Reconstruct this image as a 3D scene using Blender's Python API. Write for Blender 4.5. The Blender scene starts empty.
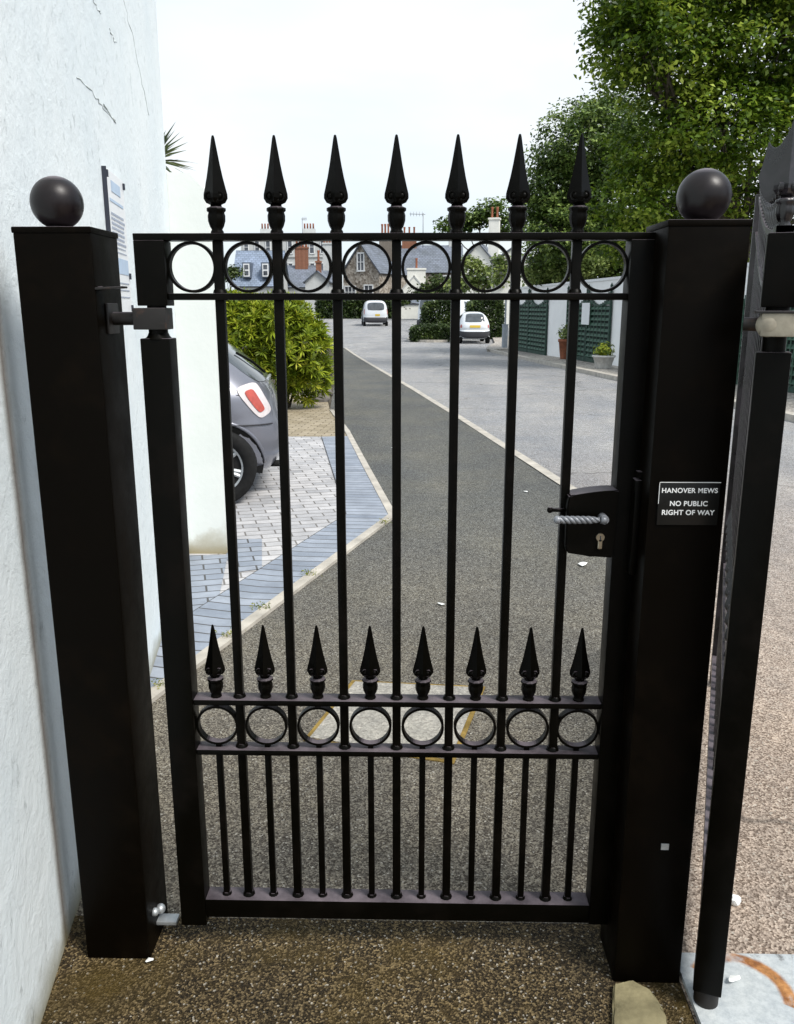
import bpy, bmesh, math, random
import numpy as np
from mathutils import Vector, Matrix
R = math.radians
rnd = random.Random(7)
nr = np.random.RandomState(11)
scene = bpy.context.scene
C = scene.collection

# ------------------------------------------------------------------ camera / survey
FPX, TH, YAW, CH = 842.0, R(13.76), R(1.3), 1.5
def _ray(x, y):
    a = (x-397)/FPX; b = (512-y)/FPX
    F = Vector((-math.sin(YAW)*math.cos(TH), math.cos(YAW)*math.cos(TH), -math.sin(TH)))
    Rr = Vector((math.cos(YAW), math.sin(YAW), 0))
    U = Vector((-math.sin(YAW)*math.sin(TH), math.cos(YAW)*math.sin(TH), math.cos(TH)))
    return F + a*Rr + b*U
def sst(a, b, t):
    u = max(0, min(1, (t-a)/(b-a))); return u*u*(3-2*u)
def zg(x, y):
    return -.25*sst(8, 36, y) + .25*sst(44, 62, y) + .45*sst(60, 85, y)
def at(x, y, Y):
    r = _ray(x, y); t = Y/r.y
    return Vector((t*r.x, Y, CH+t*r.z))
def gd(x, y):
    r = _ray(x, y); z0 = 0
    for i in range(60):
        t = (z0-CH)/r.z; z0 = .5*z0+.5*zg(0, t*r.y)
    return Vector((t*r.x, t*r.y, z0))

cam = bpy.data.cameras.new('camera'); co = bpy.data.objects.new('camera', cam); C.objects.link(co)
co.location = (0, 0, CH); co.rotation_euler = (R(90)-TH, 0, YAW)
cam.sensor_fit = 'VERTICAL'; cam.sensor_height = 24; cam.lens = 24*FPX/1024
cam.clip_end = 3000; cam.clip_start = .02
scene.camera = co
scene.view_settings.view_transform = 'Standard'
scene.view_settings.look = 'None'
scene.view_settings.exposure = 0.70
scene.view_settings.gamma = 1

# ------------------------------------------------------------------ materials
def nmat(name):
    m = bpy.data.materials.new(name); m.use_nodes = True
    nt = m.node_tree; b = nt.nodes['Principled BSDF']
    return m, nt, b
def N(nt, t, **k):
    n = nt.nodes.new(t)
    for a, v in k.items():
        if a in n.inputs: n.inputs[a].default_value = v
        else: setattr(n, a, v)
    return n
def coords(nt, kind='Object', scale=(1, 1, 1), rot=(0, 0, 0)):
    tc = nt.nodes.new('ShaderNodeTexCoord'); mp = nt.nodes.new('ShaderNodeMapping')
    mp.inputs['Scale'].default_value = scale; mp.inputs['Rotation'].default_value = rot
    nt.links.new(tc.outputs[kind], mp.inputs['Vector']); return mp.outputs['Vector']
def ramp(nt, src, stops, interp='LINEAR'):
    r = nt.nodes.new('ShaderNodeValToRGB'); r.color_ramp.interpolation = interp
    e = r.color_ramp.elements
    while len(e) < len(stops): e.new(.5)
    for i, (p, c) in enumerate(stops):
        e[i].position = p; e[i].color = (*c, 1) if len(c) == 3 else c
    nt.links.new(src, r.inputs['Fac']); return r.outputs['Color']
def noise(nt, vec, scale, detail=4, rough=.6, dist=0):
    n = N(nt, 'ShaderNodeTexNoise'); n.inputs['Scale'].default_value = scale
    n.inputs['Detail'].default_value = detail; n.inputs['Roughness'].default_value = rough
    n.inputs['Distortion'].default_value = dist
    nt.links.new(vec, n.inputs['Vector']); return n.outputs['Fac']
def mix(nt, fac, a, b, mode='MIX'):
    m = nt.nodes.new('ShaderNodeMix'); m.data_type = 'RGBA'; m.blend_type = mode
    def put(s, v):
        if isinstance(v, (tuple, list)): s.default_value = (*v, 1) if len(v) == 3 else v
        elif isinstance(v, (int, float)): s.default_value = v
        else: nt.links.new(v, s)
    put(m.inputs[0], fac); put(m.inputs[6], a); put(m.inputs[7], b)
    return m.outputs[2]
def bump(nt, b, h, strength=.3, dist=.01, prev=None):
    n = nt.nodes.new('ShaderNodeBump'); n.inputs['Strength'].default_value = strength
    n.inputs['Distance'].default_value = dist; nt.links.new(h, n.inputs['Height'])
    if prev: nt.links.new(prev, n.inputs['Normal'])
    if b: nt.links.new(n.outputs['Normal'], b.inputs['Normal'])
    return n.outputs['Normal']
def setb(b, col=None, rough=None, spec=None, metal=None, nt=None):
    if col is not None:
        if isinstance(col, tuple): b.inputs['Base Color'].default_value = (*col, 1)
        else: nt.links.new(col, b.inputs['Base Color'])
    if rough is not None: b.inputs['Roughness'].default_value = rough
    if spec is not None: b.inputs['Specular IOR Level'].default_value = spec
    if metal is not None: b.inputs['Metallic'].default_value = metal
M = {}
def simple(name, col, rough=.6, spec=.4, metal=0, var=.25, vs=8, bmp=.1, bs=60, bd=.002):
    m, nt, b = nmat(name); v = coords(nt)
    n = noise(nt, v, vs, 5)
    lo = tuple(max(0, c*(1-var)) for c in col); hi = tuple(min(1, c*(1+var)) for c in col)
    setb(b, ramp(nt, n, [(.3, lo), (.7, hi)]), rough, spec, metal, nt)
    if bmp: bump(nt, b, noise(nt, v, bs, 3), bmp, bd)
    M[name] = m; return m
# black gate paint with brown dust, slight unevenness
def black_paint(name, base, dust, rough, spec, metal=0, lo=.5, hi=.78):
    m, nt, b = nmat(name); v = coords(nt)
    n1 = noise(nt, v, 9, 6, .65); n2 = noise(nt, v, 120, 3)
    c = ramp(nt, n1, [(lo, base), (hi, dust)])
    ge = nt.nodes.new('ShaderNodeNewGeometry'); sn = nt.nodes.new('ShaderNodeSeparateXYZ'); nt.links.new(ge.outputs['True Normal'], sn.inputs[0])
    c = mix(nt, ramp(nt, sn.outputs['Z'], [(.80, (0, 0, 0)), (.95, (1, 1, 1))]), c, ramp(nt, n1, [(.35, (.05, .042, .048)), (.7, (.16, .135, .15))]))  # upward faces painted paler: settled dust plus sky sheen put into the colour
    setb(b, c, rough, spec, metal, nt)
    rr = ramp(nt, n1, [(.3, (rough-.08,)*3), (.75, (rough+.2,)*3)])
    nt.links.new(rr, b.inputs['Roughness'])
    p = bump(nt, None, n2, .12, .001)
    bump(nt, b, noise(nt, v, 22, 2), .12, .004, p)
    M[name] = m
black_paint('iron_black', (.0014, .0012, .0006), (.005, .0035, .0025), .36, .08)
black_paint('post_black', (.0020, .0013, .0006), (.0050, .003, .0014), .42, .05)
black_paint('ball_black', (.005, .003, .0035), (.010, .005, .006), .28, .35, 0)
black_paint('iron_dusty', (.004, .003, .0035), (.055, .042, .055), .30, .6, 0, .46, .8)
black_paint('rusty_black', (.006, .004, .003), (.12, .055, .03), .5, .5, 0, .52, .7)
# rendered white wall
m, nt, b = nmat('white_render'); v = coords(nt)
big = noise(nt, v, 1.3, 5, .6)
base = ramp(nt, big, [(.3, (.69, .76, .79)), (.7, (.79, .84, .85))])
vs = coords(nt, 'Object', (1, 1.3, .8)); pits = noise(nt, vs, 17, 9, .8)
pt = ramp(nt, pits, [(.60, (0, 0, 0)), (.66, (1, 1, 1)), (.70, (.3, .3, .3))])
base = mix(nt, ramp(nt, pits, [(.60, (0, 0, 0)), (.68, (.45, .45, .45))]), base, (.42, .47, .48))
# post's shade and grime painted as a vertical band, plus moss at the foot
sep = nt.nodes.new('ShaderNodeSeparateXYZ'); tcw = nt.nodes.new('ShaderNodeTexCoord'); nt.links.new(tcw.outputs['Object'], sep.inputs[0])
def mth(op, a, bb=None, cc=None, clamp=False):
    n = nt.nodes.new('ShaderNodeMath'); n.operation = op; n.use_clamp = clamp
    for i, q in enumerate((a, bb, cc)):
        if q is None: continue
        if isinstance(q, (int, float)): n.inputs[i].default_value = q
        else: nt.links.new(q, n.inputs[i])
    return n.outputs[0]
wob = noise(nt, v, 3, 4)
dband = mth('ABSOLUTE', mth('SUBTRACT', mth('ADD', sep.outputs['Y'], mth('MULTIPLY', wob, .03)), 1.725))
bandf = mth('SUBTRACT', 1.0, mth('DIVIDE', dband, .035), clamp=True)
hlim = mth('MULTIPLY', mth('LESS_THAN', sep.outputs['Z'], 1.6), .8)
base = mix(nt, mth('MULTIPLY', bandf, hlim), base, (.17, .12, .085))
foot = mth('SUBTRACT', 1.0, mth('DIVIDE', sep.outputs['Z'], mth('MULTIPLY', noise(nt, v, 7, 5, .7), .22)), clamp=True)
base = mix(nt, mth('MULTIPLY', foot, .85), base, (.17, .14, .045))
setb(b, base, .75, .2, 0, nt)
st = coords(nt, 'Object', (1, 1, 1), (R(35), 0, 0))
stroke = noise(nt, st, 13, 9, .72, .3)
p = bump(nt, None, stroke, .65, .011)
p = bump(nt, None, pt, .5, .006, p)
bump(nt, b, noise(nt, v, 90, 3), .18, .003, p)
M['white_render'] = m
m, nt, b = nmat('white_paint_wall'); v = coords(nt)
bb_ = ramp(nt, noise(nt, v, 2.5, 6), [(.3, (.69, .72, .69)), (.7, (.76, .78, .75))])
sp = nt.nodes.new('ShaderNodeSeparateXYZ'); tc2 = nt.nodes.new('ShaderNodeTexCoord'); nt.links.new(tc2.outputs['Object'], sp.inputs[0])
ft = mth('SUBTRACT', 1.0, mth('DIVIDE', sp.outputs['Z'], mth('MULTIPLY', noise(nt, v, 9, 4), .35)), clamp=True)
bb_ = mix(nt, mth('MULTIPLY', ft, .9), bb_, (.26, .2, .08))
setb(b, bb_, .8, .2, 0, nt); bump(nt, b, noise(nt, v, 30, 5), .2, .006)
M['white_paint_wall'] = m

# asphalt family: gravel speckle
def asphalt(name, stops, tint_lo, tint_hi, sc=110, bstr=.7, moss=None, cracks=False, far=None):
    m, nt, b = nmat(name); v = coords(nt)
    vo = N(nt, 'ShaderNodeTexVoronoi'); vo.inputs['Scale'].default_value = sc; nt.links.new(v, vo.inputs['Vector'])
    vc = nt.nodes.new('ShaderNodeSeparateColor'); nt.links.new(vo.outputs['Color'], vc.inputs[0])
    c = ramp(nt, vc.outputs[0], stops)
    n2 = noise(nt, v, 1.1, 5); n3 = noise(nt, v, 14, 5, .7)
    c = mix(nt, 1, c, ramp(nt, n2, [(.3, tint_lo), (.7, tint_hi)]), 'MULTIPLY')
    c = mix(nt, 1, c, ramp(nt, noise(nt, coords(nt, 'Object', (1, .22, 1)), .8, 5, .65, .3), [(.35, (.80, .81, .83)), (.62, (1.06, 1.05, 1.04))]), 'MULTIPLY')
    c = mix(nt, ramp(nt, noise(nt, v, 3.1, 7, .75), [(.62, (0, 0, 0)), (.72, (.35, .35, .35))]), c, (.045, .04, .035))
    c = mix(nt, 1, c, ramp(nt, n3, [(.3, (.8, .8, .8)), (.7, (1.15, 1.13, 1.1))]), 'MULTIPLY')
    c = mix(nt, ramp(nt, vc.outputs[1], [(.965, (0, 0, 0)), (.97, (.5, .5, .5))], 'CONSTANT'), c, (.6, .56, .48))
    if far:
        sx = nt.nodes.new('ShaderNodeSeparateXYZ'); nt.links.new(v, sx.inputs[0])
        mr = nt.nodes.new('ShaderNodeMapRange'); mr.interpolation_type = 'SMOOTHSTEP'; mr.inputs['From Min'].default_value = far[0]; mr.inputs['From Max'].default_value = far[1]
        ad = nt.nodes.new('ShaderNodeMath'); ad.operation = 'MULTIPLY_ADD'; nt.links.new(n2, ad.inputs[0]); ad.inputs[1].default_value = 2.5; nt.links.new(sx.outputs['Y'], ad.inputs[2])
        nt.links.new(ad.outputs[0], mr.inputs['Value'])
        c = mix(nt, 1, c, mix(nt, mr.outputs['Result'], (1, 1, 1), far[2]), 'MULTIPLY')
    if moss:
        c = mix(nt, ramp(nt, noise(nt, v, 2.3, 6, .7), [(.5, (0, 0, 0)), (.66, (.7, .7, .7))]), c, moss)
    if cracks:
        vk = N(nt, 'ShaderNodeTexVoronoi'); vk.feature = 'DISTANCE_TO_EDGE'; vk.inputs['Scale'].default_value = .22
        mv = nt.nodes.new('ShaderNodeVectorMath'); mv.operation = 'ADD'; nt.links.new(v, mv.inputs[0])
        nn = N(nt, 'ShaderNodeTexNoise'); nn.inputs['Scale'].default_value = 1.2; nn.inputs['Detail'].default_value = 5; nt.links.new(v, nn.inputs['Vector']); nt.links.new(nn.outputs['Color'], mv.inputs[1])
        nt.links.new(mv.outputs[0], vk.inputs['Vector'])
        c = mix(nt, ramp(nt, vk.outputs['Distance'], [(0, (.6, .6, .6)), (.006, (0, 0, 0))]), c, (.05, .045, .04))
    setb(b, c, .85, .25, 0, nt)
    bump(nt, b, vo.outputs['Distance'], bstr, .004)
    M[name] = m
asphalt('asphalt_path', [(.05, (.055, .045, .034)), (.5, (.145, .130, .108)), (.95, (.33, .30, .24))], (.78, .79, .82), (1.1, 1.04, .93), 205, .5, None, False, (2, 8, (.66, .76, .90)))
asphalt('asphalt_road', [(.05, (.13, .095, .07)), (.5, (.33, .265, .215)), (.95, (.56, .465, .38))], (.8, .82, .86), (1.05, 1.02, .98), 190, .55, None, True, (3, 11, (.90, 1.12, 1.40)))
asphalt('asphalt_threshold', [(.05, (.012, .009, .004)), (.55, (.052, .040, .022)), (.97, (.24, .20, .13))], (.45, .42, .38), (1.25, 1.1, .8), 230, .9, (.065, .042, .006))
asphalt('gravel_strip', [(.05, (.22, .2, .18)), (.5, (.38, .35, .31)), (.95, (.6, .56, .5))], (.85, .85, .85), (1, 1, 1), 22, .9)
asphalt('slab_concrete', [(.05, (.33, .31, .28)), (.5, (.42, .40, .36)), (.95, (.52, .49, .44))], (.85, .85, .85), (1, 1, .97), 110, .6)
simple('edging_concrete', (.42, .39, .34), .85, .2, 0, .25, 6, .3, 80, .003)
simple('mortar_moss', (.25, .17, .05), .9, .1, 0, .5, 15, .5, 60, .004)
simple('soil', (.07, .06, .045), .95, .1, 0, .5, 3)
def bricks(name, c1, c2, mort, bw, rh, kind='UV', rot=0, offs=.5, msz=.006):
    m, nt, b = nmat(name); v = coords(nt, kind, (1, 1, 1), (0, 0, rot))
    t = N(nt, 'ShaderNodeTexBrick'); t.offset = offs; nt.links.new(v, t.inputs['Vector'])
    t.inputs['Color1'].default_value = (*c1, 1); t.inputs['Color2'].default_value = (*c2, 1); t.inputs['Mortar'].default_value = (*mort, 1)
    t.inputs['Scale'].default_value = 1; t.inputs['Brick Width'].default_value = bw; t.inputs['Row Height'].default_value = rh
    t.inputs['Mortar Size'].default_value = msz; t.inputs['Mortar Smooth'].default_value = .3; t.inputs['Bias'].default_value = 0
    vv = coords(nt)
    c = mix(nt, 1, t.outputs['Color'], ramp(nt, noise(nt, vv, 5, 6, .7), [(.3, (.78, .78, .78)), (.7, (1.15, 1.15, 1.15))]), 'MULTIPLY')
    setb(b, c, .8, .25, 0, nt)
    inv = nt.nodes.new('ShaderNodeInvert'); nt.links.new(t.outputs['Fac'], inv.inputs['Color'])
    p = bump(nt, None, inv.outputs[0], .7, .006); bump(nt, b, noise(nt, vv, 90, 3), .25, .002, p)
    M[name] = m
bricks('paver_pale', (.36, .36, .37), (.50, .49, .49), (.18, .17, .16), .2, .1, 'Object', R(-16))
bricks('paver_blue', (.22, .25, .30), (.31, .34, .39), (.09, .09, .09), .31, .1, 'UV', 0, 0)
bricks('paver_blue_field', (.22, .25, .30), (.30, .33, .38), (.09, .09, .09), .2, .1, 'Object', R(-16))
bricks('paver_buff', (.30, .25, .17), (.40, .34, .25), (.10, .08, .05), .2, .1, 'Object', R(4))
bricks('stone_wall', (.24, .20, .16), (.34, .30, .25), (.32, .29, .25), .5, .28, 'Generated', 0)
bricks('red_brick', (.22, .09, .05), (.28, .12, .07), (.25, .2, .16), .23, .08, 'Object', R(90))
for nm, c in dict(slate=(.16, .18, .215), slate_blue=(.22, .27, .35), tile_dark=(.09, .085, .085)).items():
    m, nt, b = nmat(nm); v = coords(nt)
    t = N(nt, 'ShaderNodeTexBrick'); mp = coords(nt, 'UV'); nt.links.new(mp, t.inputs['Vector'])
    t.inputs['Color1'].default_value = (*[q*.85 for q in c], 1); t.inputs['Color2'].default_value = (*[q*1.15 for q in c], 1); t.inputs['Mortar'].default_value = (*[q*.5 for q in c], 1)
    t.inputs['Scale'].default_value = 1; t.inputs['Brick Width'].default_value = .35; t.inputs['Row Height'].default_value = .25; t.inputs['Mortar Size'].default_value = .02
    cc = mix(nt, 1, t.outputs['Color'], ramp(nt, noise(nt, v, .8, 5), [(.3, (.75, .76, .74)), (.7, (1.15, 1.15, 1.2))]), 'MULTIPLY')
    setb(b, cc, .6, .4, 0, nt); M[nm] = m
# rubble stone for the gable house
m, nt, b = nmat('rubble'); v = coords(nt)
vo = N(nt, 'ShaderNodeTexVoronoi'); vo.inputs['Scale'].default_value = 4.5; nt.links.new(v, vo.inputs['Vector'])
vc = nt.nodes.new('ShaderNodeSeparateColor'); nt.links.new(vo.outputs['Color'], vc.inputs[0])
cr = ramp(nt, vc.outputs[0], [(.1, (.15, .125, .10)), (.5, (.27, .235, .195)), (.9, (.40, .36, .31))])
setb(b, cr, .9, .2, 0, nt); bump(nt, b, vo.outputs['Distance'], .5, .05); M['rubble'] = m
simple('cream_wall', (.74, .73, .67), .8, .2, 0, .08, 1.5)
simple('garden_white', (.86, .86, .84), .8, .2, 0, .07, 1.2)
simple('grey_render', (.5, .51, .5), .8, .2, 0, .12, 1.5)
simple('white_frame', (.75, .76, .76), .5, .4, 0, .04)
simple('terracotta', (.26, .095, .05), .75, .3, 0, .3, 12)
simple('pale_pot', (.5, .5, .48), .7, .3, 0, .2, 12)
simple('green_wood', (.018, .048, .034), .6, .3, 0, .35, 9, .2, 40, .004)
simple('green_slat', (.035, .085, .055), .6, .3, 0, .3, 9, .2, 40, .004)
simple('green_black', (.008, .02, .016), .7, .2)
simple('crack_grey', (.52, .56, .56), .9, .1, 0, .3, 20)
simple('bark', (.10, .085, .065), .9, .2, 0, .4, 9, .8, 25, .02)
simple('rock', (.12, .11, .10), .9, .2, 0, .4, 9, .8, 15, .02)
simple('galvanised', (.42, .44, .45), .45, .5, .6, .2, 30, .15, 60, .001)
simple('weathered_zinc', (.30, .27, .21), .6, .4, 0, .3, 30, .2, 60, .001)
simple('dull_steel', (.22, .23, .25), .4, .5, .3, .2, 30)
simple('chrome', (.6, .6, .58), .25, .5, 1, .1, 30, 0)
simple('brass', (.35, .32, .25), .3, .5, 1, .15, 40, 0)
simple('concrete_lump', (.20, .175, .10), .9, .2, 0, .35, 18, .6, 70, .004)
simple('white_plastic', (.78, .8, .82), .4, .5, 0, .03)
simple('sign_black', (.006, .006, .0055), .35, .3, 0, .2, 20, .05)
simple('white_letter', (.85, .85, .84), .5, .3, 0, .02, 8, 0)
simple('grey_ink', (.34, .38, .46), .6, .3, 0, .1, 8, 0)
simple('blue_ink', (.45, .56, .70), .6, .3, 0, .1, 8, 0)
simple('black_ink', (.03, .035, .05), .6, .3, 0, .1, 8, 0)
simple('rubber', (.012, .012, .012), .8, .2, 0, .3, 30, .2)
simple('arch_black', (.006, .006, .006), .9, .1, 0, .2, 30, .1)
simple('bumper_grey', (.035, .035, .04), .6, .3, 0, .2, 20)
simple('plate_yellow', (.60, .42, .05), .5, .3, 0, .05)
simple('lamp_red', (.42, .075, .055), .15, .6, 0, .15, 30, 0)
simple('lamp_white', (.6, .55, .55), .15, .6, 0, .1, 30, 0)
simple('aerial_metal', (.22, .23, .24), .5, .5, .5, .1)
simple('grey_pipe', (.28, .31, .34), .6, .3, 0, .15)
simple('paper_white', (.75, .76, .74), .8, .2, 0, .05, 20, .2)
def paint(name, col, metal=.0, rough=.3):
    m, nt, b = nmat(name); v = coords(nt)
    fl = noise(nt, v, 900, 2)
    setb(b, ramp(nt, fl, [(.35, tuple(c*.85 for c in col)), (.65, tuple(min(1, c*1.12) for c in col))]), rough, .5, metal, nt)
    b.inputs['Coat Weight'].default_value = .8; b.inputs['Coat Roughness'].default_value = .06
    M[name] = m
paint('car_grey', (.20, .205, .24), .5, .33)
paint('car_white', (.66, .69, .72), 0, .35)
m, nt, b = nmat('car_glass'); v = coords(nt); setb(b, ramp(nt, noise(nt, v, 3, 3), [(.3, (.03, .04, .045)), (.7, (.09, .10, .11))]), .06, .9, 0, nt); M['car_glass'] = m
m, nt, b = nmat('pane_dark'); v = coords(nt); setb(b, ramp(nt, noise(nt, v, 2, 3), [(.3, (.035, .04, .05)), (.7, (.12, .13, .15))]), .1, .6, 0, nt); M['pane_dark'] = m
# rusty steel ground plate
m, nt, b = nmat('rusty_plate'); v = coords(nt)
n1 = noise(nt, v, 7, 8, .7, .4)
pl = ramp(nt, noise(nt, v, 3, 6, .6), [(.3, (.34, .38, .42)), (.7, (.56, .58, .56))])
rust = ramp(nt, noise(nt, v, 30, 5), [(.3, (.22, .07, .015)), (.7, (.50, .24, .08))])
def circ(p1, p2, p3):
    ax, ay, bx, by, cx_, cy_ = *p1, *p2, *p3; d = 2*(ax*(by-cy_)+bx*(cy_-ay)+cx_*(ay-by))
    ux = ((ax*ax+ay*ay)*(by-cy_)+(bx*bx+by*by)*(cy_-ay)+(cx_*cx_+cy_*cy_)*(ay-by))/d
    uy = ((ax*ax+ay*ay)*(cx_-bx)+(bx*bx+by*by)*(ax-cx_)+(cx_*cx_+cy_*cy_)*(bx-ax))/d
    return ux, uy, math.hypot(ax-ux, ay-uy)
PLX, PLY = .612, 1.275
pp = [(gd(*q).x-PLX, gd(*q).y-PLY) for q in ((738, 966), (766, 978), (788, 1004))]
ux, uy, ur = circ(*pp)
tc = nt.nodes.new('ShaderNodeTexCoord'); vd = nt.nodes.new('ShaderNodeVectorMath'); vd.operation = 'DISTANCE'; nt.links.new(tc.outputs['Object'], vd.inputs[0]); vd.inputs[1].default_value = (ux, uy, .012)
dd = mth('ABSOLUTE', mth('SUBTRACT', mth('ADD', vd.outputs['Value'], mth('MULTIPLY', mth('SUBTRACT', n1, .5), .03)), ur))
ring_ = mth('SUBTRACT', 1.0, mth('DIVIDE', dd, .020), clamp=True)
mask = mth('MULTIPLY', mth('MULTIPLY', ring_, 2.2, clamp=True), ramp(nt, n1, [(.33, (0, 0, 0)), (.50, (1, 1, 1))]))
sy = nt.nodes.new('ShaderNodeSeparateXYZ'); nt.links.new(tc.outputs['Object'], sy.inputs[0])
mask = mth('MULTIPLY', mask, mth('GREATER_THAN', mth('ADD', sy.outputs['Y'], mth('MULTIPLY', sy.outputs['X'], .6)), uy+ux*.6+.01))
edge = ramp(nt, noise(nt, v, 4, 6, .7), [(.62, (0, 0, 0)), (.70, (.7, .7, .7))])
mask = mth('MAXIMUM', mask, edge)
c = mix(nt, mask, pl, rust)
c = mix(nt, ramp(nt, n1, [(.60, (0, 0, 0)), (.66, (.75, .75, .75))]), c, (.06, .045, .03))
c = mix(nt, 1, c, ramp(nt, noise(nt, v, 60, 5, .8), [(.35, (.72, .74, .76)), (.6, (1, 1, 1))]), 'MULTIPLY')
setb(b, c, .6, .4, 0, nt); bump(nt, b, n1, .3, .004); M['rusty_plate'] = m

def leafmat(name, dark, mid, light, rough=.5, trans=.25):
    m, nt, b = nmat(name)
    a = nt.nodes.new('ShaderNodeAttribute'); a.attribute_name = 'tone'
    c = ramp(nt, a.outputs['Fac'], [(0, dark), (.5, mid), (1, light)])
    setb(b, c, rough, .35, 0, nt)
    tr = nt.nodes.new('ShaderNodeBsdfTranslucent'); nt.links.new(c, tr.inputs['Color'])
    mx = nt.nodes.new('ShaderNodeMixShader'); mx.inputs[0].default_value = trans
    nt.links.new(b.outputs[0], mx.inputs[1]); nt.links.new(tr.outputs[0], mx.inputs[2])
    nt.links.new(mx.outputs[0], nt.nodes['Material Output'].inputs['Surface'])
    M[name] = m
leafmat('leaf_sycamore', (.03, .065, .005), (.14, .23, .016), (.42, .50, .07), .45, .35)
leafmat('leaf_oak', (.02, .045, .008), (.09, .15, .025), (.32, .42, .11), .45)
leafmat('leaf_bush', (.08, .13, .008), (.27, .34, .02), (.62, .60, .07))
leafmat('leaf_hedge', (.015, .03, .006), (.045, .075, .015), (.12, .16, .03))
leafmat('leaf_olive', (.07, .11, .025), (.19, .25, .06), (.36, .42, .14))
leafmat('leaf_palm', (.05, .07, .03), (.10, .14, .06), (.2, .24, .1))
leafmat('leaf_weed', (.08, .12, .01), (.18, .22, .02), (.35, .33, .05))

# ------------------------------------------------------------------ object helpers
def link(name, me, parent=None, loc=(0, 0, 0)):
    o = bpy.data.objects.new(name, me); C.objects.link(o); o.location = loc
    if parent: o.parent = parent
    return o
def tag(o, label=None, cat=None, group=None, kind=None):
    if label: o['label'] = label
    if cat: o['category'] = cat
    if group: o['group'] = group
    if kind: o['kind'] = kind
    return o
def thing(name, label, cat, loc=(0, 0, 0), rz=0, group=None):
    o = bpy.data.objects.new(name, None); C.objects.link(o); o.location = loc; o.rotation_euler = (0, 0, rz)
    o.empty_display_size = .1
    return tag(o, label, cat, group)
def part_of(o): return list(o.children)
def copytree(o, parent=None):
    c = o.copy(); C.objects.link(c)
    if parent: c.parent = parent
    for ch in list(o.children): copytree(ch, c)
    return c
class MB:
    def __init__(s): s.bm = bmesh.new(); s.uv = s.bm.loops.layers.uv.new('UVMap')
    def box(s, c, d, rot=None, bev=0, taper=1):
        r = bmesh.ops.create_cube(s.bm, size=1)['verts']
        for v in r:
            k = taper if v.co.z > 0 else 1
            v.co = Vector((v.co.x*d[0]*k, v.co.y*d[1]*k, v.co.z*d[2]))
        if bev:
            es = list({e for v in r for e in v.link_edges})
            g = bmesh.ops.bevel(s.bm, geom=es, offset=bev, segments=2, profile=.6, affect='EDGES')
            r = list({v for f in g['faces'] for v in f.verts} | {v for v in r if v.is_valid})
        m = Matrix.Translation(Vector(c)) @ (rot.to_4x4() if rot is not None else Matrix())
        for v in r: v.co = m @ v.co
        return s
    def tube(s, pts, rads, n=10, caps=True):
        pts = [Vector(p) for p in pts]
        if not hasattr(rads, '__len__'): rads = [rads]*len(pts)
        rings = []; up = Vector((0, 0, 1))
        for i, p in enumerate(pts):
            t = (pts[min(i+1, len(pts)-1)]-pts[max(i-1, 0)]).normalized()
            a = t.cross(up if abs(t.z) < .9 else Vector((1, 0, 0))).normalized(); bb = t.cross(a)
            rings.append([s.bm.verts.new(p+rads[i]*(math.cos(q)*a+math.sin(q)*bb)) for q in (2*math.pi*k/n for k in range(n))])
        for i in range(len(rings)-1):
            for k in range(n):
                f = s.bm.faces.new((rings[i][k], rings[i][(k+1) % n], rings[i+1][(k+1) % n], rings[i+1][k])); f.smooth = n > 4
        if caps:
            for rg in (rings[0], rings[-1]):
                try: s.bm.faces.new(rg)
                except Exception: pass
        return s
    def lathe(s, prof, c=(0, 0, 0), n=20, flutes=0, amp=0, rot=None, smooth=True, ang0=0):
        rings = []
        for r, z in prof:
            rg = []
            for k in range(n):
                q = 2*math.pi*k/n+ang0; rr = r*(1+amp*math.cos(flutes*q)) if flutes else r
                v = Vector((rr*math.cos(q), rr*math.sin(q), z))
                if rot is not None: v = rot @ v
                rg.append(s.bm.verts.new(v+Vector(c)))
            rings.append(rg)
        for i in range(len(rings)-1):
            for k in range(n):
                f = s.bm.faces.new((rings[i][k], rings[i][(k+1) % n], rings[i+1][(k+1) % n], rings[i+1][k])); f.smooth = smooth
        for rg in (rings[0], rings[-1]): s.bm.faces.new(rg)
        return s
    def torus(s, c, Rr, rx, ry, axis='Y', n=40, flat=True):
        # flat-bar ring: rectangular section rx (radial) x ry (depth)
        rings = []
        for k in range(n):
            q = 2*math.pi*k/n
            d = Vector((math.cos(q), 0, math.sin(q))); rg = []
            for (a, e) in ((-1, -1), (1, -1), (1, 1), (-1, 1)):
                rg.append(s.bm.verts.new(Vector(c)+d*(Rr+a*rx/2)+Vector((0, e*ry/2, 0))))
            rings.append(rg)
        for k in range(n):
            A, B = rings[k], rings[(k+1) % n]
            for j in range(4):
                f = s.bm.faces.new((A[j], A[(j+1) % 4], B[(j+1) % 4], B[j]))
        return s
    def sphere(s, c, r, sc=(1, 1, 1), u=20, v=12):
        r_ = bmesh.ops.create_uvsphere(s.bm, u_segments=u, v_segments=v, radius=r)['verts']
        for q in r_: q.co = Vector((q.co.x*sc[0], q.co.y*sc[1], q.co.z*sc[2]))+Vector(c)
        for f in {f for q in r_ for f in q.link_faces}: f.smooth = True
        return s
    def quad(s, p, uvs=None, smooth=False):
        f = s.bm.faces.new([s.bm.verts.new(Vector(q)) for q in p]); f.smooth = smooth
        if uvs:
            for l, u in zip(f.loops, uvs): l[s.uv].uv = u
        return f
    def prism(s, pts, n0, thick):
        # pts: 3D planar polygon, extruded along n0
        n0 = Vector(n0)*thick; A = [s.bm.verts.new(Vector(p)) for p in pts]; B = [s.bm.verts.new(Vector(p)+n0) for p in pts]
        s.bm.faces.new(A); s.bm.faces.new(B[::-1])
        for i in range(len(A)): s.bm.faces.new((A[i], B[i], B[(i+1) % len(A)], A[(i+1) % len(A)]))
        return s
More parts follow.
